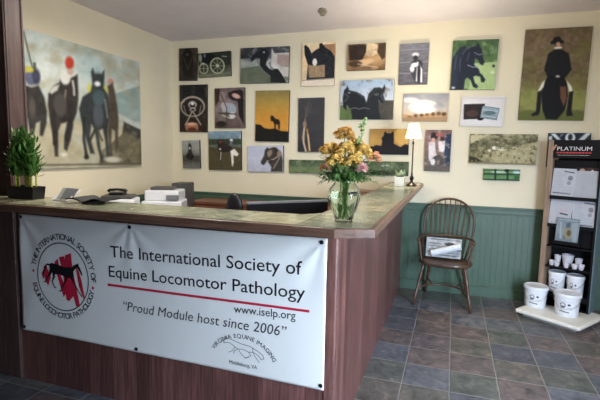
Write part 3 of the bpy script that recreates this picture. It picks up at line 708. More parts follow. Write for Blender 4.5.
# framed print in the middle: white frame, dark photograph and a silver tablet
fr = thing('framed_picture', 'white framed picture of a dark photo overlapped by a silver plaque', 'picture', (.263, YP, 1.990))
fr.rotation_euler = (0, math.radians(1.2), 0)
M_wframe = mat('white_picture_frame', 'd8d4d0', .5, var=.02)
MB().box(-.21, .21, -.03, -.018, -.155, -.135).box(-.21, .21, -.03, -.018, .135, .155).box(-.21, -.19, -.03, -.018, -.135, .135).box(.19, .21, -.03, -.018, -.135, .135).box(-.21, .21, -.018, 0, -.155, .155).build('frame', M_wframe, fr, bevel=.002)
C = paint(60, 44, [(75,270),(235,268),(232,378),(72,372)], [('g','dcd8d6','dcdad8'), ('p','2c2422',[76,292,160,290,160,352,76,354]), ('n',.03,14), ('e','4a3834',110,330,24,14), ('e','1c1818',145,350,14,9)])
o = bpy.data.objects.new('print', picture_mesh('print', .376, .266, .006, 60, 44, C, [PRINT, M_wframe])); COL.objects.link(o); o.parent = fr; o.location = (0, -.0185, 0)
C = paint(40, 30, [(152,290),(222,298),(212,358),(140,345)], [('g','8aa0a8','94a8ae','6c848c'), ('e','5c7078',180,322,26,10), ('l','bccacc',3,[150,306,214,314]), ('l','c8d4d4',3,[146,336,208,344]), ('l','566870',4,[140,290,152,290,222,299,212,358]), ('n',.04,6)])
o = bpy.data.objects.new('plaque', picture_mesh('plaque', .165, .125, .008, 40, 30, C, [PRINT, M_grey])); COL.objects.link(o); o.parent = fr; o.location = (.075, -.026, -.015); o.rotation_euler = (0, math.radians(8), 0)

# large racing picture on the left wall
Q = [(27,29),(139,58.5),(139,165.5),(27,172)]
ops = [('g','c2cec8','ccd4cc','bfc4b6','a6a48e','8e8a74'), ('c','a4bcbe',30,.5,.25), ('c','dce0d6',20,.5,.2), ('c','84aab0',24,.56,.2), ('n',.05,16),
 ('p','b4ae94',[27,128,60,120,110,122,139,128,139,168,27,174]), ('p','8fa4a0',[112,92,139,82,139,120,126,118,112,112]), ('c','a8bcb8',10,.55,.2), ('p','3e4038',[122,120,139,128,139,164,112,164,118,150]), ('l','c4c8c0',3.2,[116,113,126,118,139,125]), ('p','67614c',[100,150,124,130,139,140,139,165,96,166]), ('c','a09878',12,.52,.15), ('n',.04,6),
 # far left horse and rider
 ('p','343230',[27,86,33,88,40,86,45,98,47,112,46,124,42,137,39,137,40,122,36,124,33,136,30,137,28,120,27,118]), ('e','5c5f78',33,78,6,8), ('e','3a3d50',38,77,4,8), ('e','b8b048',31,70,6,3), ('l','48483c',1,[28,33,33,60,35,68]), ('l','30322a',2,[37,64,37,72]),
 # second horse, red cap
 ('p','332f2c',[64,72,66,78,72,77,78,73,78,84,78,98,76,112,72,122,72,126,69,140,65,152,62,150,63,136,66,122,60,124,57,132,56,158,53,158,52,140,50,126,48,106,49,94,54,86,60,82]), ('e','dcdcd4',66,77,5,7), ('p','c4c4b8',[50,92,54,86,60,84,58,90,52,94]), ('e','b8402c',70.5,62,4.2,6.4), ('e','c8a894',71,71,3,3), ('l','e4e0d8',1.6,[73,80,74,88,74,94]), ('e','d8d8c8',62,156,3,2), ('l','2c2826',3,[54,110,53,145]), ('l','2c2826',2.6,[70,118,65,140]),
 # third horse with yellow silks
 ('e','c8c85c',90,88,3,6), ('e','c4c45c',104,89,3,6), ('e','74888c',98,77,5,7), ('p','343a3a',[91,70,93,66,95,72,101,72,104,68,104,76,103,86,108,94,110,108,108,120,106,128,106,140,108,156,104,158,103,140,101,128,97,130,98,148,102,162,98,162,95,146,93,130,90,124,88,136,92,154,88,154,84,138,80,120,78,108,82,96,90,90,92,82]),
 ('e','e8ecec',97,82,3,2.6), ('e','46585c',98,96,6,8), ('l','262a28',2.4,[93,130,88,140]), ('l','262624',2.6,[83,118,82,140,84,156]), ('e','262624',84,158,2.4,2.4),
 # fourth, brown, behind
 ('e','c08878',110,79,3,3), ('p','4c4438',[107,84,112,80,114,90,116,104,117,118,116,130,116,146,113,152,113,130,110,128,109,142,110,156,107,158,106,130,108,112]),
 ('l','50483c',2,[96,130,100,140]), ('n',.06,7), ('l','8a8070',1.5,[66,90,62,112]), ('l','7c8484',1.5,[104,98,106,116]), ('e','4c4844',60,105,6,12), ('e','50565a',97,114,5,12), ('e','565048',33,108,3,10), ('e','c4c4b4',110,160,8,3), ('l','5a5648',1.6,[27,168,139,163.5])]
W_, H_ = 1.50, 1.205
C = paint(230, 190, Q, ops, 2.4)
me = picture_mesh('racing_painting', W_, H_, .03, 230, 190, C, [PRINT, mat('grey_painting_edge', '6c6a60', .7)])
o = bpy.data.objects.new('racing_painting', me); COL.objects.link(o); o.location = (XL+.001, 2.92+W_/2, 1.337+H_/2); o.rotation_euler = (0, 0, PI/2)
tag(o, 'large pale racing painting of galloping horses and jockeys on the left wall', 'picture')

def T3(p): return Matrix.Translation(Vector(p))
# ------------------------------------------------------------------ table lamp at the far end of the counter
lamp = thing('table_lamp', 'slim table lamp with dark stem and glowing white shade at counter end', 'lamp', (-.372, 4.45, ZC+.0015))
MB().lathe([(.052, 0), (.055, .006), (.050, .014), (.036, .020), (.026, .030), (.016, .040), (.010, .052)], 24).build('base', M_bronze, lamp, smooth='auto')
MB().lathe([(.010, .050), (.017, .062), (.021, .078), (.014, .094), (.008, .106), (.010, .118), (.0065, .130), (.0065, .40), (.010, .41), (.010, .43), (.005, .44), (.005, .46)], 16).build('stem', M_bronze, lamp, smooth='auto')
k = NT('linen_lamp_shade'); k.b.inputs['Base Color'].default_value = (*lin('f4e6cc'), 1); k.b.inputs['Roughness'].default_value = .8
tr = k.n('ShaderNodeBsdfTranslucent'); tr.inputs[0].default_value = (*lin('fff0d8'), 1); mx = k.n('ShaderNodeMixShader', j0=.6)
k.l(k.b.outputs[0], mx.inputs[1]); k.l(tr.outputs[0], mx.inputs[2]); k.l(mx.outputs[0], k.t.nodes['Material Output'].inputs[0])
MB().lathe([(.078, .465), (.044, .605), (.042, .605), (.076, .465), (.078, .465)], 32, cap0=False, cap1=False).build('shade', k.m, lamp, smooth='auto')
M_bulb = mat('lit_bulb', 'fff0d0', .5, emit=('ffe6bc', 60))
MB().ball((0, 0, .525), .022, sz=1.2).build('bulb', M_bulb, lamp, smooth=True)
MB().tube([(.043, 0, .60), (-.043, 0, .60)], .0015).tube([(0, .043, .60), (0, -.043, .60)], .0015).tube([(0, 0, .455), (0, 0, .60)], .002).build('harp', M_bronze, lamp)
pl = bpy.data.lights.new('lamp_glow', 'POINT'); pl.energy = 55; pl.color = (1, .86, .66); pl.shadow_soft_size = .03
o = bpy.data.objects.new('lamp_glow', pl); COL.objects.link(o); o.location = (-.372, 4.45, ZC+.575)

# bodies for the added, unseen ceiling lamps, and the small ceiling fitting
M_disc = mat('lit_diffuser', 'fff4e0', .5, emit=('ffe8c8', 6))
for i, (x, y, p, lz) in enumerate(ADDED_LAMPS):
    t = thing('ceiling_lamp', ['round flush ceiling lamp over the left of the office', 'round flush ceiling lamp over the open floor', 'round flush ceiling lamp over the counter corner'][i], 'ceiling lamp', (x, y, H), group='flush ceiling lamps')
    MB().lathe([(.17, -.001), (.17, -.03), (.155, -.035), (.155, -.001)], 32, cap0=False, cap1=False).build('rim', M_metal, t)
    dz = lz+.13-H if lz < 2.6 else 0
    if dz: MB().tube([(0, 0, -.03), (0, 0, dz)], .008, 8).build('drop_rod', M_metal, t)  # rod for the added lamps hung lower to brighten the ceiling
    MB().lathe([(.154, dz-.010), (.154, dz-.030), (.10, dz-.045), (.001, dz-.050)], 32, cap0=False).build('diffuser', M_disc, t, smooth=True)
M_spk = mat('tarnished_fitting_metal', 'a39c8c', .35, metal=.5, var=.3, scale=60)
t = thing('ceiling_fitting', 'small tarnished metal fitting on the ceiling above the ear picture', 'ceiling fitting', (-1.31, 4.42, H-.001))
MB().lathe([(.001, 0), (.062, 0), (.058, -.010), (.02, -.016), (.001, -.016)], 8, sx=.75, sy=1.9).build('plate', M_spk, t, rotz=.25)
MB().lathe([(.012, -.014), (.012, -.035), (.024, -.040), (.024, -.043), (.001, -.045)], 12).build('nozzle', M_spk, t)

# ------------------------------------------------------------------ potted succulent by the lamp
M_leafd = mat('dark_green_leaves', '38572c', .5, var=.35, scale=30)
M_leafm = mat('mid_green_leaves', '5d8440', .5, var=.35, scale=30)
M_leafp = mat('pale_sage_leaves', '9aa783', .55, var=.25, scale=40)
pt = thing('potted_succulent', 'small pale green succulent in a square whitish pot beside the lamp', 'plant', (-.475, 4.36, ZC+.0015))
M_pot = mat('pale_cement_pot', 'c2c0b2', .6, var=.08)
MB().prism([(-.046, -.046), (.046, -.046), (.046, .046), (-.046, .046)], 0, .088).prism([(-.05, -.05), (.05, -.05), (.05, .05), (-.05, .05)], .076, .092).build('pot', M_pot, pt, bevel=.004)
MB().lathe([(.001, .0), (.040, .0), (.030, .008), (.001, .010)], 12).build('soil', mat('dark_soil', '35281f', .9), pt, loc=(0, 0, .091))
m = MB()
for i in range(46):
    a = random.uniform(0, 2*PI); e = random.uniform(.25, 1.2); L = random.uniform(.035, .07)
    b = Vector((math.cos(a)*.018, math.sin(a)*.018, .095+random.uniform(0, .012)))
    m.leaf(b, b+Vector((math.cos(a)*math.cos(e), math.sin(a)*math.cos(e), math.sin(e)))*L, .018, curl=-.15)
m.build('foliage', M_leafp, pt)

# ------------------------------------------------------------------ glass vase with flowers
VX, VY, VZ = -.447, 1.915, ZC+.0015
vase = thing('glass_vase', 'clear bulbous glass vase of flowers standing at the counter corner', 'vase', (VX, VY, VZ))
out = [(.036, 0), (.040, .004), (.038, .012), (.046, .035), (.060, .070), (.070, .105), (.072, .125), (.066, .150), (.052, .170), (.046, .180), (.050, .192), (.058, .200)]
inn = [(.055, .200), (.047, .192), (.043, .180), (.049, .169), (.063, .149), (.069, .125), (.067, .105), (.057, .072), (.043, .038), (.030, .014), (.001, .012)]
def fluted(prof, cap0, cap1):
    mm = MB(); rings = []; n = 72
    for r, z in prof:
        rings.append([mm.bm.verts.new((r*(1+.022*math.cos(9*2*PI*i/n+z*14))*math.cos(2*PI*i/n), r*(1+.022*math.cos(9*2*PI*i/n+z*14))*math.sin(2*PI*i/n), z)) for i in range(n)])
    for a, b in zip(rings, rings[1:]):
        for i in range(n): mm._f([a[i], a[(i+1) % n], b[(i+1) % n], b[i]])
    if cap0: mm._f(rings[0][::-1])
    if cap1: mm._f(rings[-1])
    return mm
fluted(out+inn, True, True).build('glass', glass_mat('clear_vase_glass', 'f4faf4', .01, 1.35), vase, smooth='auto', angle=50)
fluted([(.028, .0145), (.041, .038), (.055, .072), (.064, .105), (.066, .125), (.062, .142), (.001, .142)], True, False).build('water', glass_mat('vase_water', 'eef6ea', 0, 1.2), vase, smooth='auto', angle=50)
M_stem = mat('green_stems', '64863f', .5, var=.2)
M_yel = mat('yellow_chrysanthemum_petals', 'f2d27c', .6, var=.15, scale=60)
M_yel2 = mat('golden_bronze_petals', 'd6ad5c', .6, var=.3, scale=60)
M_pink = mat('dusty_pink_petals', 'e6b8b0', .6, var=.15, scale=60)
M_peach = mat('peach_petals', 'ecb98c', .6, var=.2, scale=60)
M_bell = mat('pale_green_bells', '8fb070', .5, var=.2, scale=40)
def px2(x, y): return (-.447+(x-344.5)*.00455-VX, (181-y)*.00435+.187)
def stem_pts(hx, hy, hz, fan=.4):
    a = random.uniform(0, 2*PI); r = random.uniform(.008, .026)
    return [(math.cos(a)*r, math.sin(a)*r, .018), (hx*.05-math.cos(a)*r*.6, hy*.08-math.sin(a)*r*.6, .12), (hx*.22, hy*.25, .195), (hx*.7, hy*.7, .19+(hz-.19)*.6), (hx, hy, hz)]
def bloom(mm, c, R, n, wid, flat=.8, up=(0, 0, 1)):
    c = Vector(c)
    for i in range(n):
        z = 1-1.65*(i+.5)/n; a = i*2.39996+random.uniform(-.2, .2); r = math.sqrt(max(0, 1-z*z))
        d = Vector((r*math.cos(a), r*math.sin(a), z*flat)); L = R*random.uniform(.8, 1.1)
        mm.leaf(c+d*R*.15, c+d*L, wid, nrm=(random.uniform(-.3, .3), .2, 1), curl=.12, seg=3)
def flower(kind, label, x, y, dy, R, mtl, n, wid, heads=5, group=None):
    hx, hz = px2(x, y); t = thing(kind, label, 'flower', (VX, VY, VZ), group=group)
    MB().tube(stem_pts(hx, dy, hz), .0022, 6).build('stem', M_stem, t)
    mm = MB()
    if heads == 1: bloom(mm, (hx, dy, hz), R, n, wid)
    else:
        for i in range(heads):
            z = 1-1.5*(i+.5)/heads; a = i*2.4; rr = math.sqrt(1-z*z)*R*.72
            c = (hx+math.cos(a)*rr, dy+math.sin(a)*rr*.9, hz+z*R*.62)
            bloom(mm, c, R*.52, n, wid)
    mm.build('bloom', mtl, t)
    return t
G = 'flowers in the glass vase'
for (x, y, dy, R, mm_, lab) in [
    (343, 136, .00, .042, M_yel2, 'bronze gold chrysanthemum spray at the top of the bouquet'),
    (330, 152, -.02, .040, M_yel, 'yellow chrysanthemum spray on the upper left of the bouquet'),
    (346, 151, -.035, .042, M_yel, 'yellow chrysanthemum spray in the upper middle of the bouquet'),
    (362, 153, -.01, .038, M_yel, 'yellow chrysanthemum spray on the upper right of the bouquet'),
    (338, 162, -.055, .040, M_yel, 'yellow chrysanthemum spray low in the front of the bouquet'),
    (354, 162, -.05, .036, M_yel, 'yellow chrysanthemum spray between the pink bloom and the centre'),
    (371, 158, .02, .030, M_peach, 'peach yellow chrysanthemum spray on the far right of the bouquet'),
    (352, 146, .05, .036, M_yel2, 'golden chrysanthemum spray at the back of the bouquet')]:
    flower('chrysanthemum', lab, x, y, dy, R*1.12, mm_, 42, .011, 9, G)
flower('carnation', 'dusty pink round bloom on the right of the bouquet', 362, 168, -.05, .036, M_pink, 120, .016, 1, G)
flower('carnation', 'peach pink round bloom on the left of the bouquet', 327, 169, -.04, .032, M_peach, 110, .016, 1, G)
# bells of Ireland: a tall curved stem with green bells
t = thing('bells_of_ireland', 'tall stem of pale green bells rising above the bouquet', 'flower', (VX, VY, VZ), group=G)
pts = [px2(350, 160), px2(355, 146), px2(359, 136), px2(358, 126), px2(362, 119)]
P3 = [(0, 0, .03), (.005, .01, .2)]+[(a, .02, b) for a, b in pts]
MB().tube(P3, .002, 6).build('stem', M_stem, t)
m = MB()
for i in range(2, len(P3)-1):
    for s in range(7):
        f = random.random(); p = Vector(P3[i]).lerp(Vector(P3[i+1]), f); a = random.uniform(0, 2*PI); r = .009
        m.ball((p.x+math.cos(a)*r, p.y+math.sin(a)*r, p.z), .0075, sz=.8, sub=1, jit=.2)
m.ball(Vector(P3[-1]), .008, sub=1)
m.build('bloom', M_bell, t)
# greenery
for lab, sx_, mtl in (('mid green leafy filler spray on the left of the vase', -1, M_leafd), ('mid green leafy filler spray on the right of the vase', 1, M_leafd), ('dark green fern filler below the blooms in front', 0, M_leafm)):
    t = thing('leafy_filler_spray', lab, 'foliage', (VX, VY, VZ), group='greenery in the glass vase')
    ms, ml = MB(), MB()
    for i in range(20 if sx_ else 26):
        a = random.uniform(-1, 1)*1.1+(0 if sx_ > 0 else PI if sx_ < 0 else -PI/2); e = random.uniform(-.1, 1.1); L = random.uniform(.05, .115)
        b = Vector((math.cos(a)*.02, math.sin(a)*.02, .19)); d = Vector((math.cos(a)*math.cos(e), math.sin(a)*math.cos(e)*.8, math.sin(e)))
        tip = b+d*L; mid = b+d*L*.5+Vector((0, 0, .012))
        ms.tube(([(math.cos(a*3)*.024, math.sin(a*3)*.024, .02), (math.cos(a)*.012, math.sin(a)*.012, .14)] if i % 5 == 0 else [(b.x*.6, b.y*.6, .175)])+[b, mid, tip], .0013, 5)
        for j in range(11):
            f = .15+.85*j/10; p = b.lerp(tip, f); aa = a+random.uniform(-1.4, 1.4); ee = random.uniform(-.5, .9); l = random.uniform(.018, .034)
            ml.leaf(p, p+Vector((math.cos(aa)*math.cos(ee), math.sin(aa)*math.cos(ee), math.sin(ee)))*l, .010)
    ms.build('stem', M_stem, t); ml.build('leaves', mtl, t)
t = thing('feathery_filler_sprig', 'thin wispy green sprigs sticking out to both sides of the bouquet', 'foliage', (VX, VY, VZ), group='greenery in the glass vase')
m = MB()
for tx, tz in (px2(316, 178), px2(312, 172), px2(384, 176), px2(378, 183), px2(320, 158), px2(376, 168), px2(318, 186)):
    b = Vector((0, 0, .195)); tip = Vector((tx, -.02, tz)); m.tube([(0, 0, .05), b, b.lerp(tip, .5)+Vector((0, 0, .02)), tip], .0011, 5)
    for j in range(14):
        p = b.lerp(tip, .35+.65*j/13)+Vector((0, 0, .01)); q = p+Vector((random.uniform(-1, 1), random.uniform(-1, 1), random.uniform(-.6, 1))).normalized()*.018
        m.tube([p, q], .0008, 4)
m.build('sprig', M_leafm, t)

# ------------------------------------------------------------------ lucky bamboo in a black trough
bm_ = thing('potted_lucky_bamboo', 'bushy lucky bamboo in a black rectangular pot on the counter by the column', 'plant', (-2.425, 1.98, ZC+.0015))
m = MB(); 
m.prism([(-.098, -.040), (.098, -.040), (.098, .040), (-.098, .040)], 0, .012)
v0 = [(-.098, -.040), (.098, -.040), (.098, .040), (-.098, .040)]
for (a, b) in zip(v0, v0[1:]+v0[:1]):
    ea, eb = Vector(a), Vector(b)
    q = [m.bm.verts.new((*ea, .0)), m.bm.verts.new((*eb, .0)), m.bm.verts.new((*(eb*1.10), .075)), m.bm.verts.new((*(ea*1.10), .075)), m.bm.verts.new((*(ea*1.02), .075)), m.bm.verts.new((*(eb*1.02), .075)), m.bm.verts.new((*(eb*1.0), .05)), m.bm.verts.new((*(ea*1.0), .05))]
    m._f([q[0], q[1], q[2], q[3]]); m._f([q[3], q[2], q[5], q[4]]); m._f([q[4], q[5], q[6], q[7]])
m.build('pot', M_black, bm_)
MB().box(-.1, .1, -.042, .042, .04, .055).build('gravel', mat('dark_pebbles', '3c382f', .8, var=.4, scale=90), bm_)
M_cane = mat('yellow_green_cane', 'a0a63c', .4, var=.2)
ml = MB()
for i in range(16):
    x = -.078+.0103*i; y = random.uniform(-.028, .028); hgt = .385-.11*abs(x+.015)/.08-random.uniform(0, .06)
    mc = MB(); lx = random.uniform(-.015, .015)
    zz = [.05+k_*(hgt-.05)/6 for k_ in range(7)]; pp = []; rr = []
    for z in zz:
        pp += [(x+lx*z/.4, y, z-.003), (x+lx*z/.4, y, z), (x+lx*z/.4, y, z+.003)]; rr += [.0045, .0062, .0045]
    mc.tube(pp, rr, 8); mc.build('cane', M_cane, bm_, smooth=True)
    for k_ in range(46):
        z = random.uniform(.13, hgt+.02); a = random.uniform(0, 2*PI); e = random.uniform(.2, 1.2); L = random.uniform(.045, .085)
        b = Vector((x+lx*z/.4, y, z)); ml.leaf(b, b+Vector((math.cos(a)*math.cos(e), math.sin(a)*math.cos(e)*.8, math.sin(e)))*L, .017, curl=-.12)
for i in range(190):
    z = random.uniform(.12, .40); hw = .085*math.sin(PI*min(1, (z-.04)/.42))**.6; x = random.uniform(-1, 1)*hw-.012; a = random.uniform(0, 2*PI); e = random.uniform(.1, 1.3)
    b = Vector((x, random.uniform(-.04, .04), z)); ml.leaf(b, b+Vector((math.cos(a)*math.cos(e), math.sin(a)*math.cos(e)*.8, math.sin(e)))*random.uniform(.03, .055), .014, curl=-.12)
ml.build('leaves', mat('bamboo_leaves', '4a7830', .45, var=.4, scale=25), bm_)

# ------------------------------------------------------------------ things lying on the counter by the bamboo
ph = thing('card_holder', 'small white wire card holder with pale cards on the counter', 'card holder', (-2.125, 2.0, ZC+.0015), -.1)
M_card = mat('pale_card', 'e4e6e2', .6, var=.04)
R_ = Matrix.Rotation(math.radians(-38), 4, 'X')
MB().box(-.075, .035, -.002, .002, .004, .085, Matrix.Translation((0, -.02, .004)) @ R_).build('card', M_card, ph)
MB().box(-.07, .03, -.006, -.003, .008, .078, Matrix.Translation((.03, -.016, .006)) @ R_).build('card', mat('grey_printed_card', '989c9e', .6, var=.15, scale=90), ph)
MB().tube([(-.085, -.03, .002), (-.075, .05, .062), (-.078, -.045, .004)], .003, 6).tube([(.045, -.03, .002), (.05, .05, .062), (.045, -.045, .004)], .003, 6).tube([(-.085, -.032, .003), (.045, -.032, .003)], .003, 6).build('wire_stand', M_white, ph)
M_leather = mat('black_leather', '0e0e10', .8, spec=.2)
bd = thing('open_binder', 'open black binder with curled covers lying on the counter', 'binder', (-1.925, 1.99, ZC+.0015), .10)
def cover(x0, x1, z0, z1, tw):
    mm = MB(); n = 8; g = []
    for i in range(n+1):
        f = i/n; x = x0+(x1-x0)*f; z = z0+(z1-z0)*f**1.5; g.append([mm.bm.verts.new((x, y, z+.012*math.sin(PI*f)*tw)) for y in (-.085, .085)])
    for a, b in zip(g, g[1:]): mm._f([a[0], b[0], b[1], a[1]])
    return mm
cover(0, -.115, .008, .026, 1).build('cover', M_leather, bd, solid=.004)
cover(0, .125, .008, .020, 1.5).build('cover', M_leather, bd, solid=.004)
MB().box(-.01, .01, -.085, .085, 0, .008).build('spine', M_black, bd)
cover(-.01, -.10, .014, .028, 1).build('page', mat('dark_grey_pages', '222326', .8, var=.3, scale=70), bd, solid=.003)

# ------------------------------------------------------------------ office things behind the counter
dk = thing('office_desk', 'low white office desk along the left wall carrying the printers', 'desk', (-3.1, 4.1, 0))
MB().box(-.44, .34, -1.0, .50, .72, .75).build('desk_top', M_white, dk, bevel=.003)
for x, y in ((-.41, -.96), (.31, -.96), (-.41, .46), (.31, .46)): MB().box(x-.02, x+.02, y-.02, y+.02, 0, .72).build('leg', M_grey, dk)
def printer(loc, rz, w, d, h, label, style):
    t = thing('printer', label, 'printer', loc, rz, 'white printers on the office desk')
    if style:
        MB().prism([(-w/2, -d/2), (w/2, -d/2), (w/2, d/2), (-w/2, d/2)], 0, h*.62).build('body', M_white, t, bevel=.012)
        MB().prism([(-w/2+.02, -d/2+.05), (w/2-.04, -d/2+.05), (w/2-.02, d/2), (-w/2+.02, d/2)], h*.62, h*.92).build('scanner', M_white, t, bevel=.015)
        MB().box(-w/2+.07, w/2-.10, -d/2+.10, d/2-.05, h*.92, h).build('lid', M_grey, t, bevel=.01)
        MB().box(-w/2+.05, w/2-.05, -d/2-.10, -d/2+.01, h*.36, h*.41).build('paper_tray', M_grey, t, bevel=.004)
        MB().box(w*.12, w*.42, -d/2-.004, -d/2+.04, h*.66, h*.80).build('control_panel', M_greydesk, t, bevel=.004)
    else:
        MB().box(-w/2, w/2, -d/2, d/2, 0, h*.9).build('body', M_white, t, bevel=.015)
        MB().box(-w*.38, w*.42, -d*.4, d*.4, h*.9, h).build('lid', M_grey, t, bevel=.01)
        MB().box(-w*.3, w*.3, -d/2-.03, -d/2+.01, h*.3, h*.42).build('paper_slot', M_black, t, bevel=.003)
    return t
printer((-2.965, 4.09, .751), .40, .42, .34, .375, 'tall white multifunction printer with grey lid behind the counter', 1)
printer((-3.13, 3.56, .751), .5, .36, .30, .325, 'lower white printer with dark lid left of the tall printer', 0)
hs = thing('desk_telephone', 'small black telephone on the lower white printer', 'telephone', (-3.15, 3.58, 1.0765), .5)
MB().prism([(-.07, -.08), (.07, -.08), (.07, .08), (-.07, .08)], 0, .025).build('body', M_black, hs, bevel=.006)
MB().tube([(-.085, -.02, .03), (-.075, -.02, .045), (0, -.02, .052), (.075, -.02, .045), (.085, -.02, .03)], [.02, .016, .012, .016, .02], 10).build('handset', M_black, hs, smooth=True)
tw = thing('filing_box', 'upright dark grey box standing behind the tall printer', 'box', (-2.98, 4.46, .751), .15)
MB().box(-.085, .085, -.12, .12, 0, .40).build('case', M_grey, tw, bevel=.006)
MB().box(-.06, .06, -.125, -.119, .25, .33).build('label_plate', M_greydesk, tw)
cr = thing('credenza', 'red brown wooden credenza against the back wall behind the counter', 'cabinet', (-2.3, 4.84, 0))
MB().box(-.72, 1.25, -.20, .21, .05, .89).build('body', M_brownc, cr)
MB().box(-.72, 1.27, -.22, .215, .89, .92).build('top', M_brownc, cr, bevel=.004)
MB().box(-.68, 1.23, -.17, .2, 0, .05).build('plinth', M_blackm, cr)
for i in range(4):
    dr = MB().box(-.69+i*.487, -.69+i*.487+.475, -.218, -.2005, .07, .87).build('door', M_brownc, cr, bevel=.003)
    MB().ball((-.69+i*.487+.44, -.228, .5), .012).build('knob', M_metal, dr, smooth=True)
bk = thing('desk_partition', 'black desk partition with thin grey cap just behind the counter corner', 'partition', (-1.303, 3.51, 0), math.radians(43.3))
MB().box(-.368, .368, -.02, .02, .06, 1.10).build('panel', M_blackm, bk)
MB().box(-.37, .37, -.023, .023, 1.10, 1.118).build('cap', M_greydesk, bk, bevel=.003)
for x in (-.3, .3): MB().box(x-.03, x+.03, -.16, .16, 0, .03).box(x-.02, x+.02, -.015, .015, .03, .06).build('foot', M_grey, bk)
# office chair: base, column, seat, rounded back
oc = thing('office_chair', 'black office chair with rounded back showing above the counter', 'chair', (-2.12, 3.95, 0), .2)
m = MB()
for i in range(5):
    a = i*2*PI/5; m.tube([(0, 0, .10), (math.cos(a)*.28, math.sin(a)*.28, .06)], [.022, .014], 8)
m.build('base', M_black, oc)
for i in range(5):
    a = i*2*PI/5; MB().ball((math.cos(a)*.28, math.sin(a)*.28, .028), .027, sub=2).build('caster', M_black, oc, smooth=True)
MB().tube([(0, 0, .10), (0, 0, .45)], .025, 12).build('column', M_metal, oc)
MB().ball((0, 0, .48), .24, sz=.16, sub=3).build('seat', M_black, oc, smooth=True)
MB().tube([(0, .15, .46), (0, .26, .55), (0, .26, .75)], .018, 8).build('back_post', M_black, oc)
MB().ball((0, .25, .90), .20, sx=.48, sy=.15, sz=.95, sub=3).build('backrest', M_black, oc, smooth=True)
ob = thing('brown_leather_chair', 'brown office chair back just visible behind the vase', 'chair', (-.93, 4.25, 0), -.3)
m = MB()
for x, y in ((-.2, -.2), (.2, -.2), (-.2, .2), (.2, .2)): MB().tube([(x, y, 0), (x*.9, y*.9, .42)], [.016, .02], 8).build('leg', M_chair, ob)
MB().box(-.23, .23, -.23, .23, .42, .50).build('seat', mat('brown_leather', '7b624c', .5), ob, bevel=.02)
MB().box(-.22, .22, .17, .23, .50, 1.17).build('backrest', bpy.data.materials['brown_leather'], ob, bevel=.02)

# ------------------------------------------------------------------ Windsor armchair
wc = thing('windsor_armchair', 'dark wooden bow back Windsor armchair with spindles by the green wainscot', 'chair', (-.02, 4.75, 0), math.radians(-4))
SZ = .445
m = MB(); pts = []
for i in range(40):
    a = 2*PI*i/40; c, s = math.cos(a), math.sin(a); rx, ry = (.265, .215)
    p = 2.6; r = (abs(c)**p+abs(s)**p)**(-1/p); wd = 1-.10*max(0, s)
    pts.append((rx*r*c*wd, ry*r*s))
rings = []
for sc_, z in ((.90, 0), (.985, .012), (1, .024), (.985, .036), (.93, .038), (.7, .030), (.4, .025), (.1, .024)):
    rings.append([m.bm.verts.new((x*sc_, y*sc_, SZ-.038+z)) for x, y in pts])
for a, b in zip(rings, rings[1:]):
    for i in range(40): m._f([a[i], a[(i+1) % 40], b[(i+1) % 40], b[i]])
m._f(rings[0][::-1]); m._f(rings[-1]); m.build('seat', M_chair, wc, smooth='auto', angle=50)
def turned(a, b, name, parent, r=.015):
    a, b = Vector(a), Vector(b); prof = [(0, .9), (.06, .95), (.10, .7), (.13, 1.15), (.16, .7), (.30, 1.25), (.42, 1.0), (.47, .7), (.50, 1.25), (.53, .7), (.58, .8), (.8, 1.05), (1, .72)]
    return MB().tube([a.lerp(b, t) for t, _ in prof], [r*k_ for _, k_ in prof], 12).build(name, M_chair, parent, smooth=True)
legs = [((-.20, -.14, SZ-.03), (-.275, -.235, 0)), ((.20, -.14, SZ-.03), (.275, -.235, 0)), ((-.16, .14, SZ-.03), (-.22, .265, 0)), ((.16, .14, SZ-.03), (.22, .265, 0))]
for a, b in legs: turned(a, b, 'leg', wc, .0165)
hoop = [(-.245, -.197, .185), (-.20, -.14, .187), (-.12, -.06, .19), (0, -.02, .19), (.12, -.06, .19), (.20, -.14, .187), (.245, -.197, .185)]
MB().tube(hoop, .010, 10).build('stretcher', M_chair, wc, smooth=True)
for s in (-1, 1): MB().tube([(s*.205, .235, .185), (s*.115, -.06, .19)], .008, 8).build('stretcher', M_chair, wc, smooth=True)
# arm bow: horizontal U at arm height
AZ = .665; arm = []
for i in range(25):
    a = PI*(i/24); arm.append((-.262*math.cos(a), .02+.185*math.sin(a), AZ+.004*math.sin(a)))
arm = [(-.268, -.15, AZ), (-.266, -.06, AZ)]+arm+[(.266, -.06, AZ), (.268, -.15, AZ)]
MB().tube(arm, [.017, .015]+[.013]*25+[.015, .017], 10, flat=.8).build('arm_bow', M_chair, wc, smooth=True)
for s in (-1, 1): turned((s*.225, -.10, SZ-.005), (s*.264, -.12, AZ), 'arm_post', wc, .012)
for s in (-1, 1):
    for j in (0, 1): MB().tube([(s*(.235-.012*j), -.03+.075*j, SZ-.005), (s*(.262-.01*j), -.02+.08*j, AZ)], .005, 8).build('arm_spindle', M_chair, wc, smooth=True)
def backpt(x, z):    # raked back: y grows with height
    return (x, .17+.10*(z-SZ)+.02*(1-(x/.26)**2), z)
bow = []
for i in range(33):
    a = PI*i/32; x = -.252*math.cos(a); z = .80+.262*math.sin(a)**.85 if 0 < i < 32 else .80
    bow.append(backpt(x, z))
bow = [backpt(-.185, SZ-.005), backpt(-.225, .60), backpt(-.248, .72)]+bow+[backpt(.248, .72), backpt(.225, .60), backpt(.185, SZ-.005)]
MB().tube(bow, .0115, 10).build('back_bow', M_chair, wc, smooth=True)
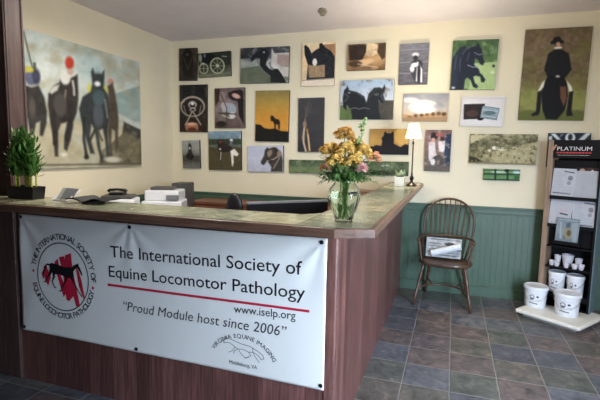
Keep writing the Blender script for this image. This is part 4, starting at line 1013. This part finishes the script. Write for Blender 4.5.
for i in range(9):
    u = (i-4)/4; xt = u*.215; xb = u*.155; zt = .80+.262*max(0, 1-(xt/.252)**2)**.42
    MB().tube([backpt(xb, SZ-.005), backpt((xb+xt)/2, (SZ+zt)/2), backpt(xt, zt)], [.0055, .0062, .0045], 8).build('spindle', M_chair, wc, smooth=True)
MB().tube([backpt(-.205, 1.00), backpt(0, 1.00), backpt(.205, 1.00)], .006, 8).build('cross_rail', M_chair, wc, smooth=True)

# magazine and folded leaflet on the chair
def sheet_art(name, label, w, h, ops, Q, loc, rot, depth=.003, cat='paper', group=None, parent=None, nx=48, ny=60):
    C = paint(nx, ny, Q, ops, 1.2)
    o = bpy.data.objects.new(name, picture_mesh(name, w, h, depth, nx, ny, C, [PAPER, M_card])); COL.objects.link(o)
    o.location = loc; o.rotation_euler = rot
    if parent: o.parent = parent
    else: tag(o, label, cat, group)
    return o
rq = [(0,0),(100,0),(100,100),(0,100)]
sheet_art('magazine', 'grey newspaper leaning on the spindles of the Windsor chair', .355, .205,
  [('g','a4a8ac','8f9498','a4a8a8'), ('n',.10,12), ('l','4a4e52',5,[5,8,95,8]), ('l','565a5e',4,[8,30,44,30]), ('l','565a5e',4,[8,44,40,44]), ('e','5a5e60',22,64,15,12), ('l','5c6064',3,[60,60,95,60]), ('l','5c6064',3,[50,74,95,74]), ('l','34363a',4,[40,88,95,88]), ('e','3c4044',70,30,18,10), ('c','d0d4d4',9,.6,.1)],
  rq, (-.045, 4.842, .448+.106), (math.radians(-16), 0, math.radians(-4)), cat='newspaper')
t = thing('rolled_newspaper', 'rolled white newspaper lying across the front of the grey one', 'newspaper', (-.02, 4.775, .545), 0)
MB().tube([(-.145, 0, -.045), (.145, .02, .045)], .034, 20).build('roll', mat('white_newsprint', 'c8ced4', .6, var=.12, scale=45), t, smooth='auto', angle=50)

# ------------------------------------------------------------------ display stand with tray, buckets, papers
A = math.radians(26); FLx, FLy = .880, 4.86
st = thing('display_stand', 'tall black display stand with leaflets, lettered header and tan side', 'display stand', (FLx, FLy, 0), -A)
M_tan = wood_mat('tan_side_board', '7a6454', 'a08a74', 'Z', .5)
M_blu = mat('blue_grey_side_panel', '667a84', .4, var=.05)  # bluish daylight on the stand's outer right side, put into the colour
Wd, Dp, ZT = .435, .19, 1.69; z0 = .071
MB().box(-.012, .036, -.004, Dp, z0, ZT).build('side_panel', M_tan, st, bevel=.002)['label'] = 'tan side board'
MB().box(Wd-.018, Wd, 0, Dp, z0, ZT).build('side_panel', M_blackm, st)
MB().box(Wd+.0005, Wd+.008, 0, Dp, z0, 1.50).build('side_cladding', M_blu, st)['label'] = 'blue grey side cladding'
MB().box(.036, Wd-.018, Dp-.01, Dp, z0, ZT).build('back_panel', M_blackm, st)
hd = MB().box(.036, Wd, -.012, .0, 1.52, ZT).build('header', M_blackm, st)
for z in (z0, .455, .66, .865, 1.135): MB().box(.036, Wd-.018, .003, Dp-.01, z, z+.014).build('shelf', M_blackm, st)
for z in (.862, 1.132): MB().box(.036, Wd-.018, -.020, -.014, z-.005, z+.028).box(.036, .042, -.016, .01, z-.005, z+.028).box(Wd-.024, Wd-.018, -.016, .01, z-.005, z+.028).build('ledge', M_blackm, st)
for z in (.67, 1.145): pass
MB().box(.036, Wd-.018, .05, .056, .68, 1.50).build('leaflet_board', M_blackm, st)
def disp_text(name, txt, x0, x1, zb, hc, mtl, bold=0, y=-.0125):
    vs, fs = text_geo(txt, 0, bold); w0 = min(v[0] for v in vs); w1 = max(v[0] for v in vs); ch = max(v[1] for v in vs)
    mb = MB(); add_flat(mb, vs, fs, lambda x, yy: (x0+(x-w0)/(w1-w0)*(x1-x0), y, zb+yy/ch*hc)); o = mb.build(name, mtl, hd, solid=.0008); return o
M_let = mat('pale_lettering', 'd4d4d6', .5); M_redl = mat('red_header_band', 'c23a3c', .5)
disp_text('lettering', 'PLATINUM',   .068, .352, 1.592, .036, M_let)
mb = MB()
for i in range(11): mb.box(.064+i*.0262, .064+i*.0262+.0222, -.0135, -.012, 1.566, 1.578)
mb.build('red_band', M_redl, hd)
MB().box(.075, .335, -.0132, -.012, 1.547, 1.5495).build('pale_line', M_let, hd)
mb = MB(); mb.prism([(-.03, 0), (-.012, 0), (.014, .05), (-.004, .05)], 0, .001, Matrix.Translation((.052, -.0125, 1.595)) @ Matrix.Rotation(PI/2, 4, 'X')); mb.build('header_mark', mat('orange_mark', 'c08a70', .5), hd)
def dl(u, off, z): # local display coordinates to world
    c, s = math.cos(-A), math.sin(-A); return (FLx+u*c-off*s, FLy+u*s+off*c, z)
def news(seed, head=True):
    ops = [('g','b8bcc4','b2b6be'), ('n',.03,20)]
    r = random.Random(seed)
    if head: ops += [('l','50545c',4,[50,10,92,14]), ('e','7c8088',78,34,11,9), ('e','8c9098',74,52,9,7)]
    for i in range(12):
        y = 14+i*6.6; x1 = r.uniform(30, 60) if i < 8 else 92
        ops.append(('l','9aa0aa',1.6,[8,y,x1,y]))
    ops.append(('l','60646c',4,[8,90,86,91])); return ops
GP = 'leaflets in the pockets of the display stand'
YL = .018
for u, zc, lab, sd, tl, ops in [
    (.137, 1.291, 'printed white newsletter, upper left on the display stand', 1, 1, None), (.327, 1.275, 'plain white text sheet, upper right on the display stand', 2, -1, 'plain'),
    (.132, 1.012, 'white sheet with small dark mark, lower left on the display stand', 3, 3, 'mark'), (.328, 1.003, 'printed newsletter, lower right on the display stand', 4, -2, None)]:
    if ops == 'plain': ops = [('g','aeb2b8','a8acb4'), ('n',.03,20)]+[('l','a4a9b2',1.4,[8,8+i*6,92,8+i*6]) for i in range(15)]
    elif ops == 'mark': ops = [('g','b8bbc2','aeb1b8'), ('n',.03,20), ('l','c0a8a8',5,[50,45,80,47]), ('l','3c3c44',5,[50,58,82,60]), ('l','a8acb4',1.5,[8,75,45,76]), ('l','a8acb4',1.5,[8,20,40,20])]
    else: ops = news(sd)
    sheet_art('leaflet', lab, .192, .262, ops, rq, dl(u, YL, zc), (math.radians(-5), math.radians(tl), -A), group=GP, cat='leaflet')
sheet_art('leaflet', 'dark photo leaflet peeking out above the upper right sheet', .185, .25, [('g','2c2624','3a302c'), ('e','b89888',28,12,12,8), ('e','4c3028',60,8,14,8), ('e','d0b8a8',72,14,7,6), ('e','8c4c40',44,16,8,5), ('n',.06,12)], rq, dl(.32, YL+.014, 1.312), (math.radians(-5), 0, -A), group=GP, cat='leaflet')
sheet_art('photo_card', 'blue card with a brown horse photo in the lower pocket of the stand', .19, .24, [('g','74848e','848f94','66747c'), ('n',.05,14), ('p','4c6070',[44,20,60,14,64,60,50,80,36,84]), ('p','8c8468',[40,40,58,36,72,52,70,76,48,84,36,62]), ('e','54503c',58,58,9,12), ('l','a0acb0',3,[8,8,92,8]), ('l','98a4a8',8,[18,20,24,80]), ('p','8c9aa0',[66,18,94,14,94,90,78,90])], rq, dl(.213, -.028, .836), (math.radians(-6), math.radians(1), -A), cat='photo card')
# hold the card: small clip ledge
MB().box(.10, .325, -.045, -.020, .705, .715).box(.10, .325, -.045, -.041, .715, .735).box(.10, .325, -.022, .05, .700, .706).build('card_ledge', M_blackm, st)
# small white cups and jars on the middle shelf
M_cup = mat('white_glazed_cup', 'd0d0d8', .3, var=.06, scale=60)
def cup(u, off, z, r, h, lab, nm='cup'):
    r *= 1.22; h *= .92
    x, y, zz = dl(u, off, z)
    o = MB().lathe([(r*.6, 0), (r*.72, h*.1), (r*.8, h*.45), (r, h), (r*.9, h), (r*.7, h*.5), (r*.5, h*.15), (.001, h*.14)], 20, cap1=False).build(nm, M_cup, smooth='auto', loc=(x, y, zz))
    return tag(o, lab, 'cup', 'small white cups on the middle shelf of the stand')
zs = .4695
cup(.085, .045, zs, .023, .052, 'small white cup, leftmost on the middle shelf of the stand')
cup(.132, .030, zs, .021, .045, 'second small white cup from the left on the stand shelf')
cup(.215, .028, zs, .022, .046, 'small white cup in front of the big white bowl')
cup(.285, .030, zs, .024, .050, 'second small white cup from the right on the stand shelf')
cup(.338, .038, zs, .024, .056, 'small white cup, rightmost on the middle shelf of the stand')
cup(.118, .105, zs, .026, .105, 'taller white cup behind the two left ones')
cup(.205, .110, zs, .044, .125, 'widest white cup, at the back centre of the stand shelf')
cup(.300, .105, zs, .027, .100, 'taller white cup behind the two right ones')
# buckets
M_buck = mat('white_bucket_plastic', 'dfe3e8', .35, var=.02)
bucket_ops = [('g','dfe3e8','dfe3e8'), ('e','6c7078',36,40,12,16), ('e','dfe3e8',36,40,8,11), ('e','5c6068',36,52,9,8), ('l','7c8088',3,[24,30,30,60]), ('e','2c3c5c',62,36,6,7), ('l','9aa0a8',3,[54,56,76,56]), ('l','3c4452',6,[24,80,62,86]), ('l','8c9098',3,[54,66,72,66]), ('l','b0b4bc',2,[20,18,80,18])]
def bucket(loc, face, r, h, lab, lid=True):
    t = thing('bucket', lab, 'bucket', loc, face, 'white supplement buckets at the display stand')
    MB().lathe([(r*.80, 0), (r*.82, .003), (r*.90, h*.86), (r*.90, h*.93), (r*.8, h*.93)], 40).build('body', M_buck, t, smooth='auto')
    n, mrow = 40, 36; C = paint(n, mrow, rq, bucket_ops, 2.5); verts, faces = [], []
    for j in range(mrow+1):
        v = j/mrow; z = h*(.80-.68*v); rr = r*(.82+.08*(z/(h*.86)))+.0009
        for i in range(n+1):
            a = -PI/2+(i/n-.5)*1.9; verts.append((rr*math.cos(a), rr*math.sin(a), z))
    for j in range(mrow):
        for i in range(n): q = j*(n+1)+i; faces.append((q, q+n+1, q+n+2, q+1))
    me = bpy.data.meshes.new('label_print'); me.from_pydata(verts, [], faces); at = me.color_attributes.new('paint', 'FLOAT_COLOR', 'POINT')
    buf = np.ones((len(verts), 4), np.float32); buf[:, :3] = s2l(C); at.data.foreach_set('color', buf.ravel()); me.materials.append(PAPER)
    for p in me.polygons: p.use_smooth = True
    o = bpy.data.objects.new('printed_label', me); COL.objects.link(o); o.parent = t
    if lid: MB().lathe([(r*.9, h*.86), (r, h*.86), (r, h*.90), (r*.985, h*.97), (r*.96, h*1.0), (r*.90, h*1.0), (r*.88, h*.975), (.001, h*.975)], 40, cap0=False, cap1=False).build('lid', M_buck, t, smooth='auto')
    hn = [(r*.93*math.cos(a), -r*.25*math.sin(a)-r*.86*math.sin(a), h*.80-h*.42*math.sin(a)) for a in [PI*i/16 for i in range(17)]]
    MB().tube(hn, .0022, 6).build('handle', M_metal, t, smooth=True)
    return t
TX, TY, TA = .643, 4.606, math.radians(-36)
def tl(u, v): c, s = math.cos(TA), math.sin(TA); return (TX+u*c-v*s, TY+u*s+v*c)
tray = thing('display_base_plate', 'low white platform with stepped edge under the buckets and stand', 'platform', (TX, TY, 0), TA)
M_plat = mat('white_platform', 'e6e4da', .4, var=.03)
MB().box(.0, .575, 0, .53, .032, .070).build('plate', M_plat, tray, bevel=.014)
MB().box(.05, .525, .05, .50, 0, .032).build('foot', mat('grey_platform_foot', '9c9c96', .6), tray, bevel=.004)
bucket((.838, 4.762, .0705), math.radians(-12), .112, .205, 'left of the two lidded white buckets on the platform')
bucket((1.075, 4.600, .0705), math.radians(-16), .116, .212, 'right of the two lidded white buckets on the platform, nearest the room')
zb = z0+.0145
MB().box(.036, Wd-.018, .003, Dp-.01, .16, .205).build('shelf', M_blackm, st)
bucket(dl(.128, .092, .206), -A, .080, .20, 'left white bucket inside the display stand behind the lidded ones')
bucket(dl(.292, .092, .206), -A, .080, .195, 'right white bucket inside the display stand behind the lidded ones')
